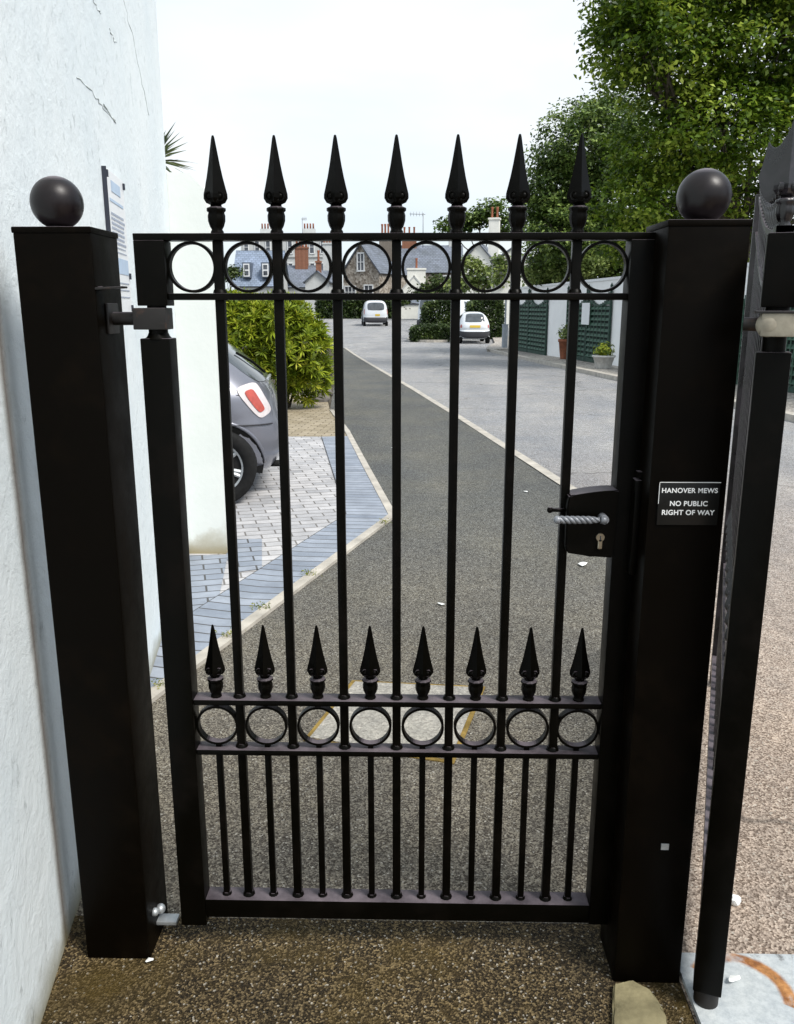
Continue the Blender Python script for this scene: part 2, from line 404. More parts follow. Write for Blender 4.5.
    def build(s, name, mat, parent=None, loc=(0, 0, 0), recalc=True):
        if recalc: bmesh.ops.recalc_face_normals(s.bm, faces=s.bm.faces)
        me = bpy.data.meshes.new(name); s.bm.to_mesh(me); s.bm.free()
        me.materials.append(M[mat] if isinstance(mat, str) else mat)
        return link(name, me, parent, loc)
def autosm(o, deg=35):
    me = o.data
    for p in me.polygons: p.use_smooth = True
    try: me.set_sharp_from_angle(angle=R(deg))
    except Exception: pass
    return o
def textmesh(txt, size, name, mat, parent, loc, rot, offset=0.0, space=1.0, extr=.0004):
    cu = bpy.data.curves.new(name+'_c', 'FONT'); cu.body = txt; cu.size = size; cu.align_x = 'CENTER'; cu.align_y = 'CENTER'
    cu.extrude = extr; cu.offset = offset; cu.space_character = space
    t = bpy.data.objects.new(name+'_t', cu); C.objects.link(t)
    bpy.context.view_layer.update()
    me = bpy.data.meshes.new_from_object(t.evaluated_get(bpy.context.evaluated_depsgraph_get()))
    bpy.data.objects.remove(t); bpy.data.curves.remove(cu)
    me.materials.clear(); me.materials.append(M[mat])
    o = link(name, me, parent, loc); o.rotation_euler = rot; return o

# ------------------------------------------------------------------ world and light
w = bpy.data.worlds.new('World'); scene.world = w; w.use_nodes = True; nt = w.node_tree
bg = nt.nodes['Background']
SUN_EL, SUN_AZ = R(52), R(128)       # azimuth measured clockwise from +Y (forward) to +X (right)
sky = N(nt, 'ShaderNodeTexSky'); sky.sky_type = 'NISHITA'; sky.sun_disc = False; sky.sun_elevation = SUN_EL; sky.sun_rotation = SUN_AZ
v = coords(nt, 'Generated', (1, 1, 2.5))
cl = noise(nt, v, 2.2, 5, .5, .2)
fac = ramp(nt, cl, [(.36, (.72, .72, .72)), (.58, (1, 1, 1))])
col = mix(nt, fac, sky.outputs[0], ramp(nt, noise(nt, v, 1.3, 3, .5), [(.40, (5.0, 5.75, 6.6)), (.62, (6.25, 6.6, 6.85))]))
nt.links.new(col, bg.inputs['Color']); bg.inputs['Strength'].default_value = .1
sl = bpy.data.lights.new('sun', 'SUN'); sl.energy = 2.6; sl.angle = R(20); sl.color = (1, .96, .9)
so = bpy.data.objects.new('sun', sl); C.objects.link(so)
sd = Vector((math.sin(SUN_AZ)*math.cos(SUN_EL), math.cos(SUN_AZ)*math.cos(SUN_EL), math.sin(SUN_EL)))
so.rotation_euler = sd.to_track_quat('Z', 'Y').to_euler(); so.location = (5, 5, 12)

# ------------------------------------------------------------------ ground, path, road
def interp(pts, y):
    if y <= pts[0][1]: return pts[0][0]
    for (x0, y0), (x1, y1) in zip(pts, pts[1:]):
        if y <= y1: return x0+(x1-x0)*(y-y0)/(y1-y0)
    return pts[-1][0]
def strip(name, L, Rr, ys, dz, mat, nx=1, thick=0):
    b_ = MB(); rows = []
    for y in ys:
        a, c = L(y), Rr(y)
        rows.append([b_.bm.verts.new((a+(c-a)*i/nx, y, zg(0, y)+dz)) for i in range(nx+1)])
    for r0, r1 in zip(rows, rows[1:]):
        for i in range(nx): b_.bm.faces.new((r0[i], r0[i+1], r1[i+1], r1[i]))
    return b_.build(name, mat, recalc=False)
ys_all = [-30, -8, 0, 4, 8]+[8+2*i for i in range(1, 40)]+[90, 120, 200, 500, 1500]
g = strip('ground', lambda y: -700, lambda y: 700, ys_all, 0, 'soil', 8); tag(g, kind='structure')
_el = [(.607, -3), (.607, 1.65), (.53, 1.76), (gd(672, 800).x, gd(672, 800).y), (gd(672, 680).x, gd(672, 680).y), (gd(664, 560).x, gd(664, 560).y), (gd(614, 517).x, gd(614, 517).y), (1.243, 7.35)]
def edge_line(y):
    if y >= 7.35: return 2.3235-.147*y
    for (x0, y0), (x1, y1) in zip(_el, _el[1:]):
        if y <= y1: return x0+(x1-x0)*(y-y0)/(y1-y0)
    return 1.243
kerbpts = [(-1.10, 2.86), (-.194, 5.969), (-.871, 10.256), (-1.28, 12.475), (-3.3, 37)]
ysp = [1.62, 2.4, 2.86, 3.4, 4, 4.6, 5.2, 5.6, 5.969, 6.4, 7, 8, 9, 10.256, 11, 12.475]+[14+2*i for i in range(12)]
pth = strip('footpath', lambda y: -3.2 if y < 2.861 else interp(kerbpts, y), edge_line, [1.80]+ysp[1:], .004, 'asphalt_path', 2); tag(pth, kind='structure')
thr = strip('threshold', lambda y: -3, lambda y: .604 if y < 1.7 else .53, [-3, 0, 1, 1.64, 1.72, 1.8], .008, 'asphalt_threshold', 2); tag(thr, kind='structure')
kerbR = lambda y: 4.374-.098*(y-17.9)
roadL = lambda y: (edge_line(y) if y < 36.5 else -3.04-14*sst(36.5, 38, y))
roadR = lambda y: (kerbR(y) if y < 33.3 else kerbR(33.3)+10*sst(33.3, 36, y))
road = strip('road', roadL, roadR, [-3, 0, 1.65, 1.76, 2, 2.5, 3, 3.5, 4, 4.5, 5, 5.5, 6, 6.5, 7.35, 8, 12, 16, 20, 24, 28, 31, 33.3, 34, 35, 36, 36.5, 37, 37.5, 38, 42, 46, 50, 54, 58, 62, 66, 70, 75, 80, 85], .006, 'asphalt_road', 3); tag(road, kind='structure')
# near strip right of the threshold (between posts and behind camera)
es = strip('path_edging', lambda y: edge_line(y)-.05, lambda y: edge_line(y)+.05, [2.5, 3, 3.5, 4, 4.5, 5, 5.5, 6, 6.5, 7.35, 8, 12, 16, 20, 24, 28, 32, 36.5], .012, 'edging_concrete'); tag(es, kind='structure')
# gravel frontage before the white wall with a low kerb
wallx = lambda y: 5.51-.147*(y-22.6)
gv = strip('gravel_verge', lambda y: kerbR(y)+.12, lambda y: wallx(y)+.3, [2, 6, 10, 14, 18, 22, 26, 30, 33.3, 35], .06, 'gravel_strip', 2); tag(gv, kind='structure')
kb = MB(); prev = None
for y in [2, 6, 10, 14, 18, 22, 26, 30, 33.3]:
    sec = [Vector((kerbR(y)+dx, y, zg(0, y)+z)) for dx, z in ((0, 0), (0, .10), (.13, .11), (.13, 0))]
    vs_ = [kb.bm.verts.new(q) for q in sec]
    if prev:
        for j in range(3): kb.bm.faces.new((prev[j], prev[j+1], vs_[j+1], vs_[j]))
    prev = vs_
tag(kb.build('road_kerb', 'edging_concrete'), kind='structure')
# driveway of block pavers
def poly(name, pts, dz, mat):
    b_ = MB(); b_.bm.faces.new([b_.bm.verts.new((x, y, zg(0, y)+dz)) for x, y in pts]); 
    o = b_.build(name, mat, recalc=False); tag(o, kind='structure'); return o
poly('driveway', [(-1.06, 2.9), (-.194, 5.969), (-.80, 9.8), (-7, 9.8), (-7, 4.0), (-1.5, 4.0), (-1.4, 2.9)], .010, 'paver_pale')
poly('driveway_buff', [(-.80, 9.8), (-1.28, 12.475), (-1.6, 15), (-7, 15), (-7, 9.8)], .010, 'paver_buff')
poly('driveway_patch', [tuple(gd(*q))[:2] for q in ((228, 541), (262, 541), (262, 571), (238, 574), (226, 560))], .014, 'paver_blue_field')
poly('driveway_side', [(-1.40, 2.9), (-1.06, 2.9), tuple(gd(205, 640))[:2], tuple(gd(217, 610))[:2], tuple(gd(228, 557))[:2], (-1.45, 4.93)], .013, 'paver_blue_field')
def border(name, pts, wd, dz, mat):
    b_ = MB(); s = 0
    P = [Vector((*p, 0)) for p in pts]; off = []
    for i, p in enumerate(P):
        t0 = (P[i]-P[i-1]).normalized() if i else (P[1]-P[0]).normalized()
        t1 = (P[i+1]-P[i]).normalized() if i < len(P)-1 else t0
        n0 = Vector((-t0.y, t0.x, 0)); n1 = Vector((-t1.y, t1.x, 0)); nn = (n0+n1).normalized()
        off.append(p+nn*wd/max(.3, nn.dot(n1)))
    for i in range(len(P)-1):
        l = (P[i+1]-P[i]).length
        z0, z1 = zg(0, P[i].y)+dz, zg(0, P[i+1].y)+dz
        b_.quad([P[i]+Vector((0, 0, z0)), P[i+1]+Vector((0, 0, z1)), off[i+1]+Vector((0, 0, z1)), off[i]+Vector((0, 0, z0))],
                [(0, s), (0, s+l), (wd, s+l), (wd, s)]); s += l
    return tag(b_.build(name, mat, recalc=False), kind='structure')
border('driveway_border', [(-1.13, 2.78), (-.194, 5.969), (-.80, 9.8)], .31, .018, 'paver_blue')
def kerbing(name, pts, wd, h, mat):
    b_ = MB(); prev = None
    P = [Vector((*p, 0)) for p in pts]
    for i, p in enumerate(P):
        t = (P[min(i+1, len(P)-1)]-P[max(i-1, 0)]).normalized(); n = Vector((t.y, -t.x, 0))
        z = zg(0, p.y)
        sec = [p-n*.005+Vector((0, 0, z)), p-n*.005+Vector((0, 0, z+h)), p+n*wd+Vector((0, 0, z+h)), p+n*wd+Vector((0, 0, z))]
        vs_ = [b_.bm.verts.new(q) for q in sec]
        if prev:
            for j in range(3): b_.bm.faces.new((prev[j], prev[j+1], vs_[j+1], vs_[j]))
        prev = vs_
    return tag(b_.build(name, mat), kind='structure')
kerbing('driveway_edging', [(-1.13, 2.78), (-.7, 4.25), (-.194, 5.969), (-.52, 8.0), (-.871, 10.256), (-1.28, 12.475)], .055, .022, 'edging_concrete')
# access cover in the path
mc = thing('access_cover', 'pale square concrete access cover set in the path with mossy rim', 'access cover', (-.05, 2.88, .004))
Q = [Vector((-.371+.05, 2.708-2.88, 0)), Vector((.121+.05, 2.571-2.88, 0)), Vector((.263+.05, 3.124-2.88, 0)), Vector((-.243+.05, 3.168-2.88, 0))]
b_ = MB(); b_.prism(Q, (0, 0, 1), .008); b_.build('cover', 'slab_concrete', mc)
b_ = MB(); cen = sum(Q, Vector())/4; Q2 = [cen+(q-cen)*1.07 for q in Q]; b_.prism(Q2, (0, 0, 1), .004); b_.build('rim', 'mortar_moss', mc)

# ------------------------------------------------------------------ left house wall and its boundary pier
wl = MB()
WX = lambda y: -.835-.172*(y-1.70)
dvec = Vector((-.172, 1, 0)).normalized(); nv = Vector((-1, -.172, 0)).normalized()
p0 = Vector((WX(-2), -2, -.05)); p1 = Vector((WX(4.97), 4.97, -.05))
wl.prism([p0, p1, p1+Vector((0, 0, 6)), p0+Vector((0, 0, 6))], nv, .35)
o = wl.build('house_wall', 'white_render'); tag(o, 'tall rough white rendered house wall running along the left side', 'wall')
hwl = o
def wallhit(px, py, off=.004):
    r = _ray(px, py)
    # wall line: x = -.849-.155(y-1.848)  -> t*rx = c - .155 t ry
    c = -.835+.172*1.70; t = c/(r.x+.172*r.y)
    return Vector((t*r.x, t*r.y, CH+t*r.z))
def crack(pts, r_, seed):
    rr = random.Random(seed); P_ = []
    for (x0, y0), (x1, y1) in zip(pts, pts[1:]):
        for i in range(6):
            t = i/6; P_.append((x0+(x1-x0)*t+rr.uniform(-1, 1), y0+(y1-y0)*t+rr.uniform(-1, 1)))
    b_ = MB(); b_.tube([wallhit(*p) for p in P_], [r_*rr.uniform(.3, 1.2) for p in P_], 5); b_.build('crack', 'crack_grey', hwl)
crack([(77, 77), (92, 92), (103, 108), (118, 124)], .0022, 1); crack([(103, 104), (110, 115), (117, 125)], .0045, 2)
crack([(124, 0), (133, 40), (142, 85), (150, 120)], .0018, 3); crack([(93, 0), (97, 8), (101, 14)], .0025, 4); crack([(109, 28), (113, 38), (116, 44)], .0025, 5)
pr = MB()
A = at(163, 169, 4.96); ztop = A.z
xs0, xs1 = -1.70, -1.165
pr.prism([Vector((xs0, 4.972, -.03)), Vector((xs1, 4.972, -.03)), Vector((xs1, 4.972, ztop-.42)), Vector((xs1-.03, 4.972, ztop-.10)), Vector((xs1-.10, 4.972, ztop-.02)), Vector((xs0, 4.972, ztop))], (0, 1, 0), .22)
o = pr.build('boundary_pier', 'white_paint_wall'); tag(o, 'smooth white boundary pier with rounded shoulder behind the gate hinge', 'wall')
# notice plate on the wall
a = wallhit(101, 166); bpt = wallhit(120, 187); cpt = wallhit(128, 316)
ln = (Vector((bpt.x, bpt.y, 0))-Vector((a.x, a.y, 0))).length
zt, zb = a.z, cpt.z
ns = thing('notice_board', 'narrow white notice with blue heading fixed to the white wall behind the left post', 'notice', (a.x, a.y, zb))
ang = math.atan2(dvec.y, dvec.x); ns.rotation_euler = (0, 0, ang)   # local x along wall, -y towards path
H = zt-zb
b_ = MB(); b_.box((ln/2, -.008, H/2), (ln, .008, H), None, .001); b_.build('plate', 'white_plastic', ns)
b_ = MB()
for (xx, zz) in ((.012, H-.02), (ln-.012, H-.02), (.012, .03), (ln-.012, .03), (ln-.012, H*.3)):
    b_ = MB(); b_.box((xx, -.015, zz), (.016, .008, .022)); b_.build('clip', 'black_ink', ns)
b_ = MB(); b_.box((.003, -.008, H/2), (.007, .014, H+.002)); b_.build('side_trim', 'black_ink', ns)
for zz, ww, hh in ((.90, .5, .075), (.80, .75, .02), (.36, .85, .11)):
    b_ = MB(); b_.box((ln/2, -.0130, H*zz), (ln*ww, .001, H*hh)); b_.build('printed_block', 'blue_ink', ns)
b_ = MB()
for i in range(9):
    z = H*(.71-.032*i)
    x = ln*.14
    while x < ln*.82:
        wdt = rnd.uniform(.01, .03); b_.box((x+wdt/2, -.0132, z), (wdt, .001, .008 if i < 7 else .004)); x += wdt+.008
for i in range(3): b_.box((ln/2, -.0132, H*(.24-.05*i)), (ln*.8, .001, .004))
b_.build('small_print', 'grey_ink', ns)

# ------------------------------------------------------------------ gate posts
def ballprof(r, n=14):
    return [(max(.0005, r*math.sin(math.pi*i/n)), -r*math.cos(math.pi*i/n)) for i in range(n+1)]
lp = thing('gate_post', 'thick black steel gate post with ball finial close to the white wall', 'gate post', (-.693, 1.735, 0), 0, 'black gate posts with ball finials')
b_ = MB(); b_.box((0, 0, .804), (.15, .15, 1.668), None, .006); autosm(b_.build('post_shaft', 'post_black', lp))
b_ = MB(); b_.box((0, 0, 1.640), (.153, .153, .012), None, .003); autosm(b_.build('cap', 'post_black', lp))
b_ = MB(); b_.lathe(ballprof(.049, 24), (.0, -.035, 1.692), 36); b_.lathe([(.026, 0), (.020, .006), (.022, .012)], (0, -.035, 1.645), 24); b_.build('ball', 'ball_black', lp)
# hinge parts on left post
b_ = MB(); zh = 1.475
b_.tube([(.07, -.0, zh), (.10, -.0, zh), (.128, -.0, zh)], .0135, 14)
b_.box((.078, 0, zh), (.006, .06, .06), None, .002)
autosm(b_.build('hinge_pin', 'rusty_black', lp))
b_ = MB(); b_.box((.09, -.058, zh+.058), (.075, .030, .004), Matrix.Rotation(R(-3), 3, 'Y'), .001); b_.tube([(.05, -.058, zh+.056), (.085, -.06, zh+.058)], .004, 8); autosm(b_.build('hinge_flag', 'rusty_black', lp))
b_ = MB(); b_.box((.095, -.0, .055), (.055, .03, .010), None, .002); b_.sphere((.078, -.03, .10), .010); b_.sphere((.082, .0, .085), .012); b_.build('lower_hinge', 'galvanised', lp)

rp = thing('gate_post', 'thick black steel gate post carrying the small white-lettered sign', 'gate post', (.530, 1.69, 0), 0, 'black gate posts with ball finials')
b_ = MB(); b_.box((0, 0, .804), (.15, .15, 1.678), None, .006); autosm(b_.build('post_shaft', 'post_black', rp))
b_ = MB(); b_.box((0, 0, 1.646), (.153, .153, .012), None, .003); autosm(b_.build('cap', 'post_black', rp))
b_ = MB(); b_.lathe(ballprof(.049, 24), (.002, -.02, 1.697), 36); b_.lathe([(.026, 0), (.020, .006), (.022, .012)], (.002, -.02, 1.651), 24); b_.build('ball', 'ball_black', rp)
b_ = MB(); b_.box((-.082, .0, 1.06), (.014, .05, .20), None, .004); b_.box((-.079, -.01, 1.17), (.010, .02, .012)); autosm(b_.build('strike_plate', 'iron_black', rp))

# small sign on right post
sp_ = at(657, 482, 1.611); spr = at(722, 482, 1.611); spb = at(655, 522, 1.611)
cx = (sp_.x+spr.x)/2; wS = .118; zT = sp_.z; hS = .086
sg = thing('post_sign', 'small black sign with white capitals on the right gate post', 'sign', (.532, 1.613, zT-hS))
b_ = MB(); b_.box((0, 0, hS/2), (wS, .004, hS), None, .0012); autosm(b_.build('plate', 'sign_black', sg))
for t_, zz, s_ in (('HANOVER MEWS', hS-.017, .0134), ('NO PUBLIC', hS-.043, .0138), ('RIGHT OF WAY', hS-.061, .0138)):
    textmesh(t_, s_, 'lettering', 'white_letter', sg, (0, -.0026, zz), (R(90), 0, 0), .00028, 1.06)
b_ = MB(); b_.box((0, -.0022, hS-.0006), (wS, .0006, .0012)); b_.box((-wS/2+.0005, -.0022, hS*.75), (.001, .0006, hS*.5)); b_.build('edge_highlight', 'white_letter', sg)
q = at(665, 847, 1.612)
b_ = MB(); b_.box((0, 0, 0), (.017, .003, .015), None, .001); o = b_.build('reflector', 'galvanised'); o.location = (q.x, 1.613, q.z); tag(o, 'tiny pale square sticker low on the right gate post', 'sticker')

# ------------------------------------------------------------------ finials
def finial_mesh(k=1.0):
    b_ = MB()
    b_.lathe([(.0125, -.002), (.0125, .004), (.010, .008), (.0135, .014), (.0165, .024), (.0168, .034), (.0150, .040), (.0182, .043), (.0182, .048), (.011, .051), (.010, .056)], (0, 0, 0), 32, 10, .05)
    # four-sided spear, edge towards the viewer
    prof = [(.010, .054), (.019, .058), (.0238, .066), (.0235, .074), (.0200, .088), (.0158, .106), (.0115, .128), (.0075, .152), (.0035, .176), (.0022, .181), (.0005, .182)]
    b_.lathe(prof, (0, 0, 0), 4, smooth=False)
    for s in (-1, 1):
        for e in (-1, 1):
            b_.sphere((s*.0098, e*.0105, .069), .0068, (1, .8, 1), 12, 8)
            b_.torus((s*.0098, e*.0105, .069), .0080, .0022, .008, n=14)
            b_.sphere((s*.005, e*.0128, .061), .0045, (1, .7, 1.2), 10, 6)
    for v in b_.bm.verts: v.co *= k
    return b_
def cyl_square(b_, x, y, z0, z1, s, bev=.0018):
    b_.box((x, y, (z0+z1)/2), (s, s, z1-z0), None, bev)
GX, GY = -.04, 1.72
gate = thing('iron_gate', 'closed black wrought iron pedestrian gate with spear finials and rings', 'gate', (GX, GY, 0))
# (coordinates below relative to gate centre)
def gm(name, mb, mat='iron_black', par=gate, sm=True):
    o = mb.build(name, mat, par); 
    return autosm(o) if sm else o
hw = .51
b_ = MB(); b_.box((-hw+.030, 0, (1.6234+1.500)/2), (.060, .050, .1234), None, .002)
b_.tube([(-hw+.031, 0, 1.52), (-hw+.031, 0, 1.40)], .019, 16)
b_.lathe([(.028, 0), (.022, .006), (.0195, .012)], (-hw+.031, 0, 1.435), 20)
b_.box((-hw+.030, 0, (1.437+.072)/2), (.060, .050, 1.437-.072), None, .003); gm('stile', b_)
b_ = MB(); b_.box((-hw+.022, 0, 1.475), (.066, .052, .042), None, .002); b_.tube([(-hw+.03, 0, 1.50), (-hw+.03, 0, 1.53)], .021, 16); gm('hinge_collar', b_, 'rusty_black')
b_ = MB(); b_.box((hw-.030, 0, (1.6234+.092)/2), (.060, .050, 1.6234-.092), None, .003); gm('stile', b_)
inner0, inner1 = -hw+.0605, hw-.0605
def rail(z0, z1, d=.040):
    b_ = MB(); b_.box(((inner0+inner1)/2, 0, (z0+z1)/2), (inner1-inner0, d, z1-z0), None, .0015); return gm('rail', b_)
b_ = MB(); b_.box((0, 0, 1.6300), (1.022, .044, .013), None, .0015); gm('rail', b_)
rail(1.511, 1.524)
rail(.640, .653); rail(.518, .531)
rail(.095, .143, .046)
fin_me = None; P = .1168
for k in range(7):
    x = (k-3)*P
    b_ = MB(); cyl_square(b_, x, 0,   .144, 1.6233, .0185); 
    # weld beads
    for z in (.146, .534, .656, 1.5265): b_.lathe([(.0145, -.002), (.0125, .004), (.0105, .006)], (x, 0, z), 10)
    pk = gm('picket', b_)
    if fin_me is None: fin_me = finial_mesh(.985).build('finial', 'iron_black', pk, (x, 0, 1.6365)).data
    else: link('finial', fin_me, pk, (x, 0, 1.6365))
for k in range(8):
    x = (k-3.5)*P
    x = x if 0 < k < 7 else x*.985
    link('finial', fin_me, gate, (x, 0, .653)).scale = (.97, .97, .95)
    b_ = MB(); cyl_square(b_, x, 0, .144, .5175, .014); b_.lathe([(.0115, -.002), (.009, .004)], (x, 0, .146), 10); gm('short_bar', b_)
    for zc in ((1.6235+1.524)/2, (.640+.531)/2):
        rr = (1.6235-1.524)/2 if zc > 1 else (.640-.531)/2
        b_ = MB(); b_.torus((x, 0, zc), min(rr, .0490 if zc > 1 else .0475)-.0029, .0055, .018, n=48)
        if rr > .05:
            b_.box((x, 0, zc+rr-.004), (.012, .012, .010)); b_.box((x, 0, zc-rr+.004), (.012, .012, .010))
        gm('ring', b_)
# lock
l0 = at(568, 490, 1.685); l1 = at(613, 558, 1.685)
lx0, lx1, lz1, lz0 = l0.x-GX, l1.x-GX-.0, l0.z, l1.z
lk = bpy.data.objects.new('lock_case', None)
b_ = MB()
prof = []
for i in range(9):
    t = i/8; prof.append((lx0+.004+ (lx1-lx0)*t, lz1-.012+.012*math.sin(t*math.pi/2)))
pts = [Vector((x, -.036, z)) for x, z in prof]+[Vector((x, -.036, lz0+.010-.010*math.sin(t*math.pi/2))) for x, t in ((lx1, 1), ((lx0+lx1)/2, .5), (lx0+.004, 0))]
pts.insert(0, Vector((lx0, -.036, lz1-.03))); pts.append(Vector((lx0, -.036, lz0+.025)))
b_.prism(pts, (0, 1, 0), .052)
bmesh.ops.bevel(b_.bm, geom=list(b_.bm.edges), offset=.003, segments=2, affect='EDGES')
lock = gm('lock_case', b_, 'iron_black')
h0 = at(558, 519, 1.665); h1 = at(606, 518, 1.665)
b_ = MB(); n = 60; r0 = .0052
for ph in range(3):
    pts = []; 
    for i in range(n+1):
        t = i/n; x = h0.x-GX+(h1.x-h0.x)*.86*t; q = 2*math.pi*(2.6*t)+ph*2*math.pi/3; rr = .0046*(1-.45*max(0, t-.75)*4)
        pts.append((x, -.062+rr*math.cos(q), h0.z+rr*math.sin(q)))
    b_.tube(pts, [.0039*(1-.3*max(0, i/n-.8)*5) for i in range(n+1)], 8)
b_.sphere((h0.x-GX-.002, -.062, h0.z), .0085); 
b_.tube([(h1.x-GX-.012, -.062, h0.z), (h1.x-GX, -.062, h0.z)], .0075, 14); b_.tube([(h1.x-GX-.004, -.062, h0.z), (h1.x-GX-.004, -.03, h0.z)], .009, 16)
b_.build('handle', 'dull_steel', lock)
b_ = MB(); kx, kz = at(600, 540, 1.68).x-GX, at(600, 540, 1.68).z
b_.tube([(kx, -.036, kz+.006), (kx, -.043, kz+.006)], .0085, 20); b_.box((kx, -.0395, kz-.008), (.0095, .007, .022), None, .002); b_.build('key_cylinder', 'brass', lock)
b_ = MB(); b_.box((kx, -.0438, kz+.005), (.0016, .001, .009)); b_.build('keyhole', 'black_ink', lock)
q0 = at(550, 510, 1.70)
b_ = MB(); b_.tube([(q0.x-GX, -.02, q0.z), (q0.x-GX+.03, -.02, q0.z)], .004, 10); b_.sphere((q0.x-GX, -.02, q0.z), .0065); b_.build('latch_bolt', 'iron_black', lock)

# ------------------------------------------------------------------ open driveway gate on the right, seen nearly edge on
dg = thing('driveway_gate', 'open black iron driveway gate seen edge on beside the right post', 'gate', (.642, 1.555, 0), R(90-19.6))
LG = 1.72
def dgm(name, b_, mat='iron_dusty'): return autosm(b_.build(name, mat, dg))
b_ = MB(); b_.box((0, 0, (1.42+.06)/2), (.058, .058, 1.36), None, .003); b_.box((0, 0, (1.62+1.50)/2), (.058, .058, .125), None, .003); b_.tube([(0, 0, 1.40), (0, 0, 1.52)], .02, 16); dgm('stile', b_, 'iron_black')
b_ = MB(); b_.lathe([(.026, .008), (.026, .055), (.022, .062)], (0, 0, 0), 20); dgm('foot_pivot', b_, 'rusty_black')
b_ = MB(); b_.box((-.015, -.01, 1.468), (.10, .075, .040), None, .004); b_.sphere((-.055, .015, 1.468), .021, (.6, 1, 1)); dgm('hinge_collar', b_, 'weathered_zinc')
b_ = MB(); b_.box((-.012, -.008, 1.4895), (.11, .09, .004), None, .001); b_.tube([(-.01, .02, 1.468), (-.01, .055, 1.468)], .012, 16); dgm('hinge_pin', b_, 'rusty_black')
rise = lambda s: .24*max(0, s/LG)**1.6
def rail2(f, h=.013, d=.03, straight=False):
    b_ = MB(); prev = None; n = 24
    for i in range(n+1):
        s = .03+(LG-.06)*i/n; z = f(s)
        vs_ = [b_.bm.verts.new((s, e, z+q)) for e, q in ((-d/2, 0), (d/2, 0), (d/2, h), (-d/2, h))]
        if prev:
            for j in range(4): b_.bm.faces.new((prev[j], prev[(j+1) % 4], vs_[(j+1) % 4], vs_[j]))
        prev = vs_
    dgm('rail', b_)
rail2(lambda s: 1.625+rise(s)); rail2(lambda s: 1.508+rise(s)); rail2(lambda s: .64); rail2(lambda s: .518); rail2(lambda s: .10, .045, .046)
b_ = MB(); b_.box((LG, 0, .95), (.05, .05, 1.86), None, .003); dgm('stile', b_)
fin2 = None; k = 0; s = .10
while s < LG-.04:
    b_ = MB(); cyl_square(b_, s, 0, .14, 1.626+rise(s), .0185)
    pk = dgm('picket', b_)
    if fin2 is None: fin2 = finial_mesh().build('finial', 'iron_dusty', pk, (s, 0, 1.638+rise(s))).data
    else: link('finial', fin2, pk, (s, 0, 1.638+rise(s)))
    if k:
        xm = s-.0575
        link('finial', fin2, dg, (xm, 0, .653))
        for zc, rr in ((1.567+rise(xm), .045), (.586, .045)):
            b_ = MB(); b_.torus((xm, 0, zc), rr, .006, .018, n=32); dgm('ring', b_)
        b_ = MB(); cyl_square(b_, xm, 0, .14, .517, .014); dgm('short_bar', b_)
    s += .115; k += 1

# steel ground plate, concrete lump, litter
b_ = MB()
b_.prism([Vector((0, 0, 0)), Vector((.75, 0, 0)), Vector((.75, .42, 0)), Vector((.0, .42, 0))], (0, 0, 1), .012)
o = b_.build('ground_plate', 'rusty_plate'); o.location = (.612, 1.275, .008); tag(o, 'pale painted steel ground plate with rust streak under the driveway gate foot', 'metal plate')
b_ = MB(); fp = [gd(*q) for q in ((613, 992), (632, 988), (650, 998), (662, 1016), (672, 1045), (640, 1060), (612, 1040))]; fc = sum(fp, Vector())/len(fp)
b_.prism([(q.x-fc.x, q.y-fc.y, 0) for q in fp], (0, 0, 1), .018)
bmesh.ops.bevel(b_.bm, geom=[e for e in b_.bm.edges], offset=.004, segments=2, affect='EDGES')
bmesh.ops.triangulate(b_.bm, faces=b_.bm.faces[:]); bmesh.ops.subdivide_edges(b_.bm, edges=b_.bm.edges[:], cuts=3, use_grid_fill=True)
for q in b_.bm.verts:
    q.co += Vector((rnd.uniform(-1, 1), rnd.uniform(-1, 1), rnd.uniform(-1, 1)))*.0016
o = autosm(b_.build('concrete_footing', 'concrete_lump'), 60); o.location = (fc.x, fc.y, .006); tag(o, 'flat yellowish concrete haunch at the foot of the right gate post', 'concrete footing')
def blob(name, loc, r, mat, label, cat, sc=(1, 1, .5), group=None, seed=1):
    rr = random.Random(seed); b_ = MB(); g_ = bmesh.ops.create_icosphere(b_.bm, subdivisions=2, radius=r)['verts']
    for v in g_: v.co = Vector((v.co.x*sc[0], v.co.y*sc[1], v.co.z*sc[2]))*(1+rr.uniform(-.22, .22))
    o = b_.build(name, mat); o.location = loc; tag(o, label, cat, group); return o
g_ = gd(734, 906); blob('litter', (g_.x, g_.y, .018), .014, 'paper_white', 'crumpled white scrap on the road beside the driveway gate stile', 'litter', (1, 1.1, .9), None, 3)
g_ = gd(700, 945); 
def scrap(px, py, s, label, mat='paper_white', dz=.012, seed=0):
    rr = random.Random(seed); g_ = gd(px, py); b_ = MB()
    pts = [Vector((s*math.cos(a)*rr.uniform(.6, 1.3), .6*s*math.sin(a)*rr.uniform(.6, 1.3), rr.uniform(0, .15)*s)) for a in [i*math.pi/4 for i in range(8)]]
    vs_ = [b_.bm.verts.new(p) for p in pts]; c_ = b_.bm.verts.new((0, 0, .25*s))
    for i in range(8): b_.bm.faces.new((vs_[i], vs_[(i+1) % 8], c_))
    lo = b_.bm.verts.new((0, 0, -.004))
    for i in range(8): b_.bm.faces.new((vs_[(i+1) % 8], vs_[i], lo))
    o = b_.build('litter', mat); o.location = (g_.x, g_.y, g_.z+dz); o.rotation_euler = (0, 0, rr.uniform(0, 6)); tag(o, label, 'litter')
scrap(583, 566, .045, 'pale flat scrap on the path just below the gate lock', seed=1)
scrap(441, 606, .022, 'small white fleck on the path between the two middle pickets', seed=2)
scrap(395, 449, .06, 'white streak of paper far up the dark path', seed=3)
scrap(526, 493, .025, 'small white fleck on the path left of the gate lock', seed=4)
scrap(150, 965, .010, 'tiny white chip at the foot of the left gate post', seed=5, dz=.014)
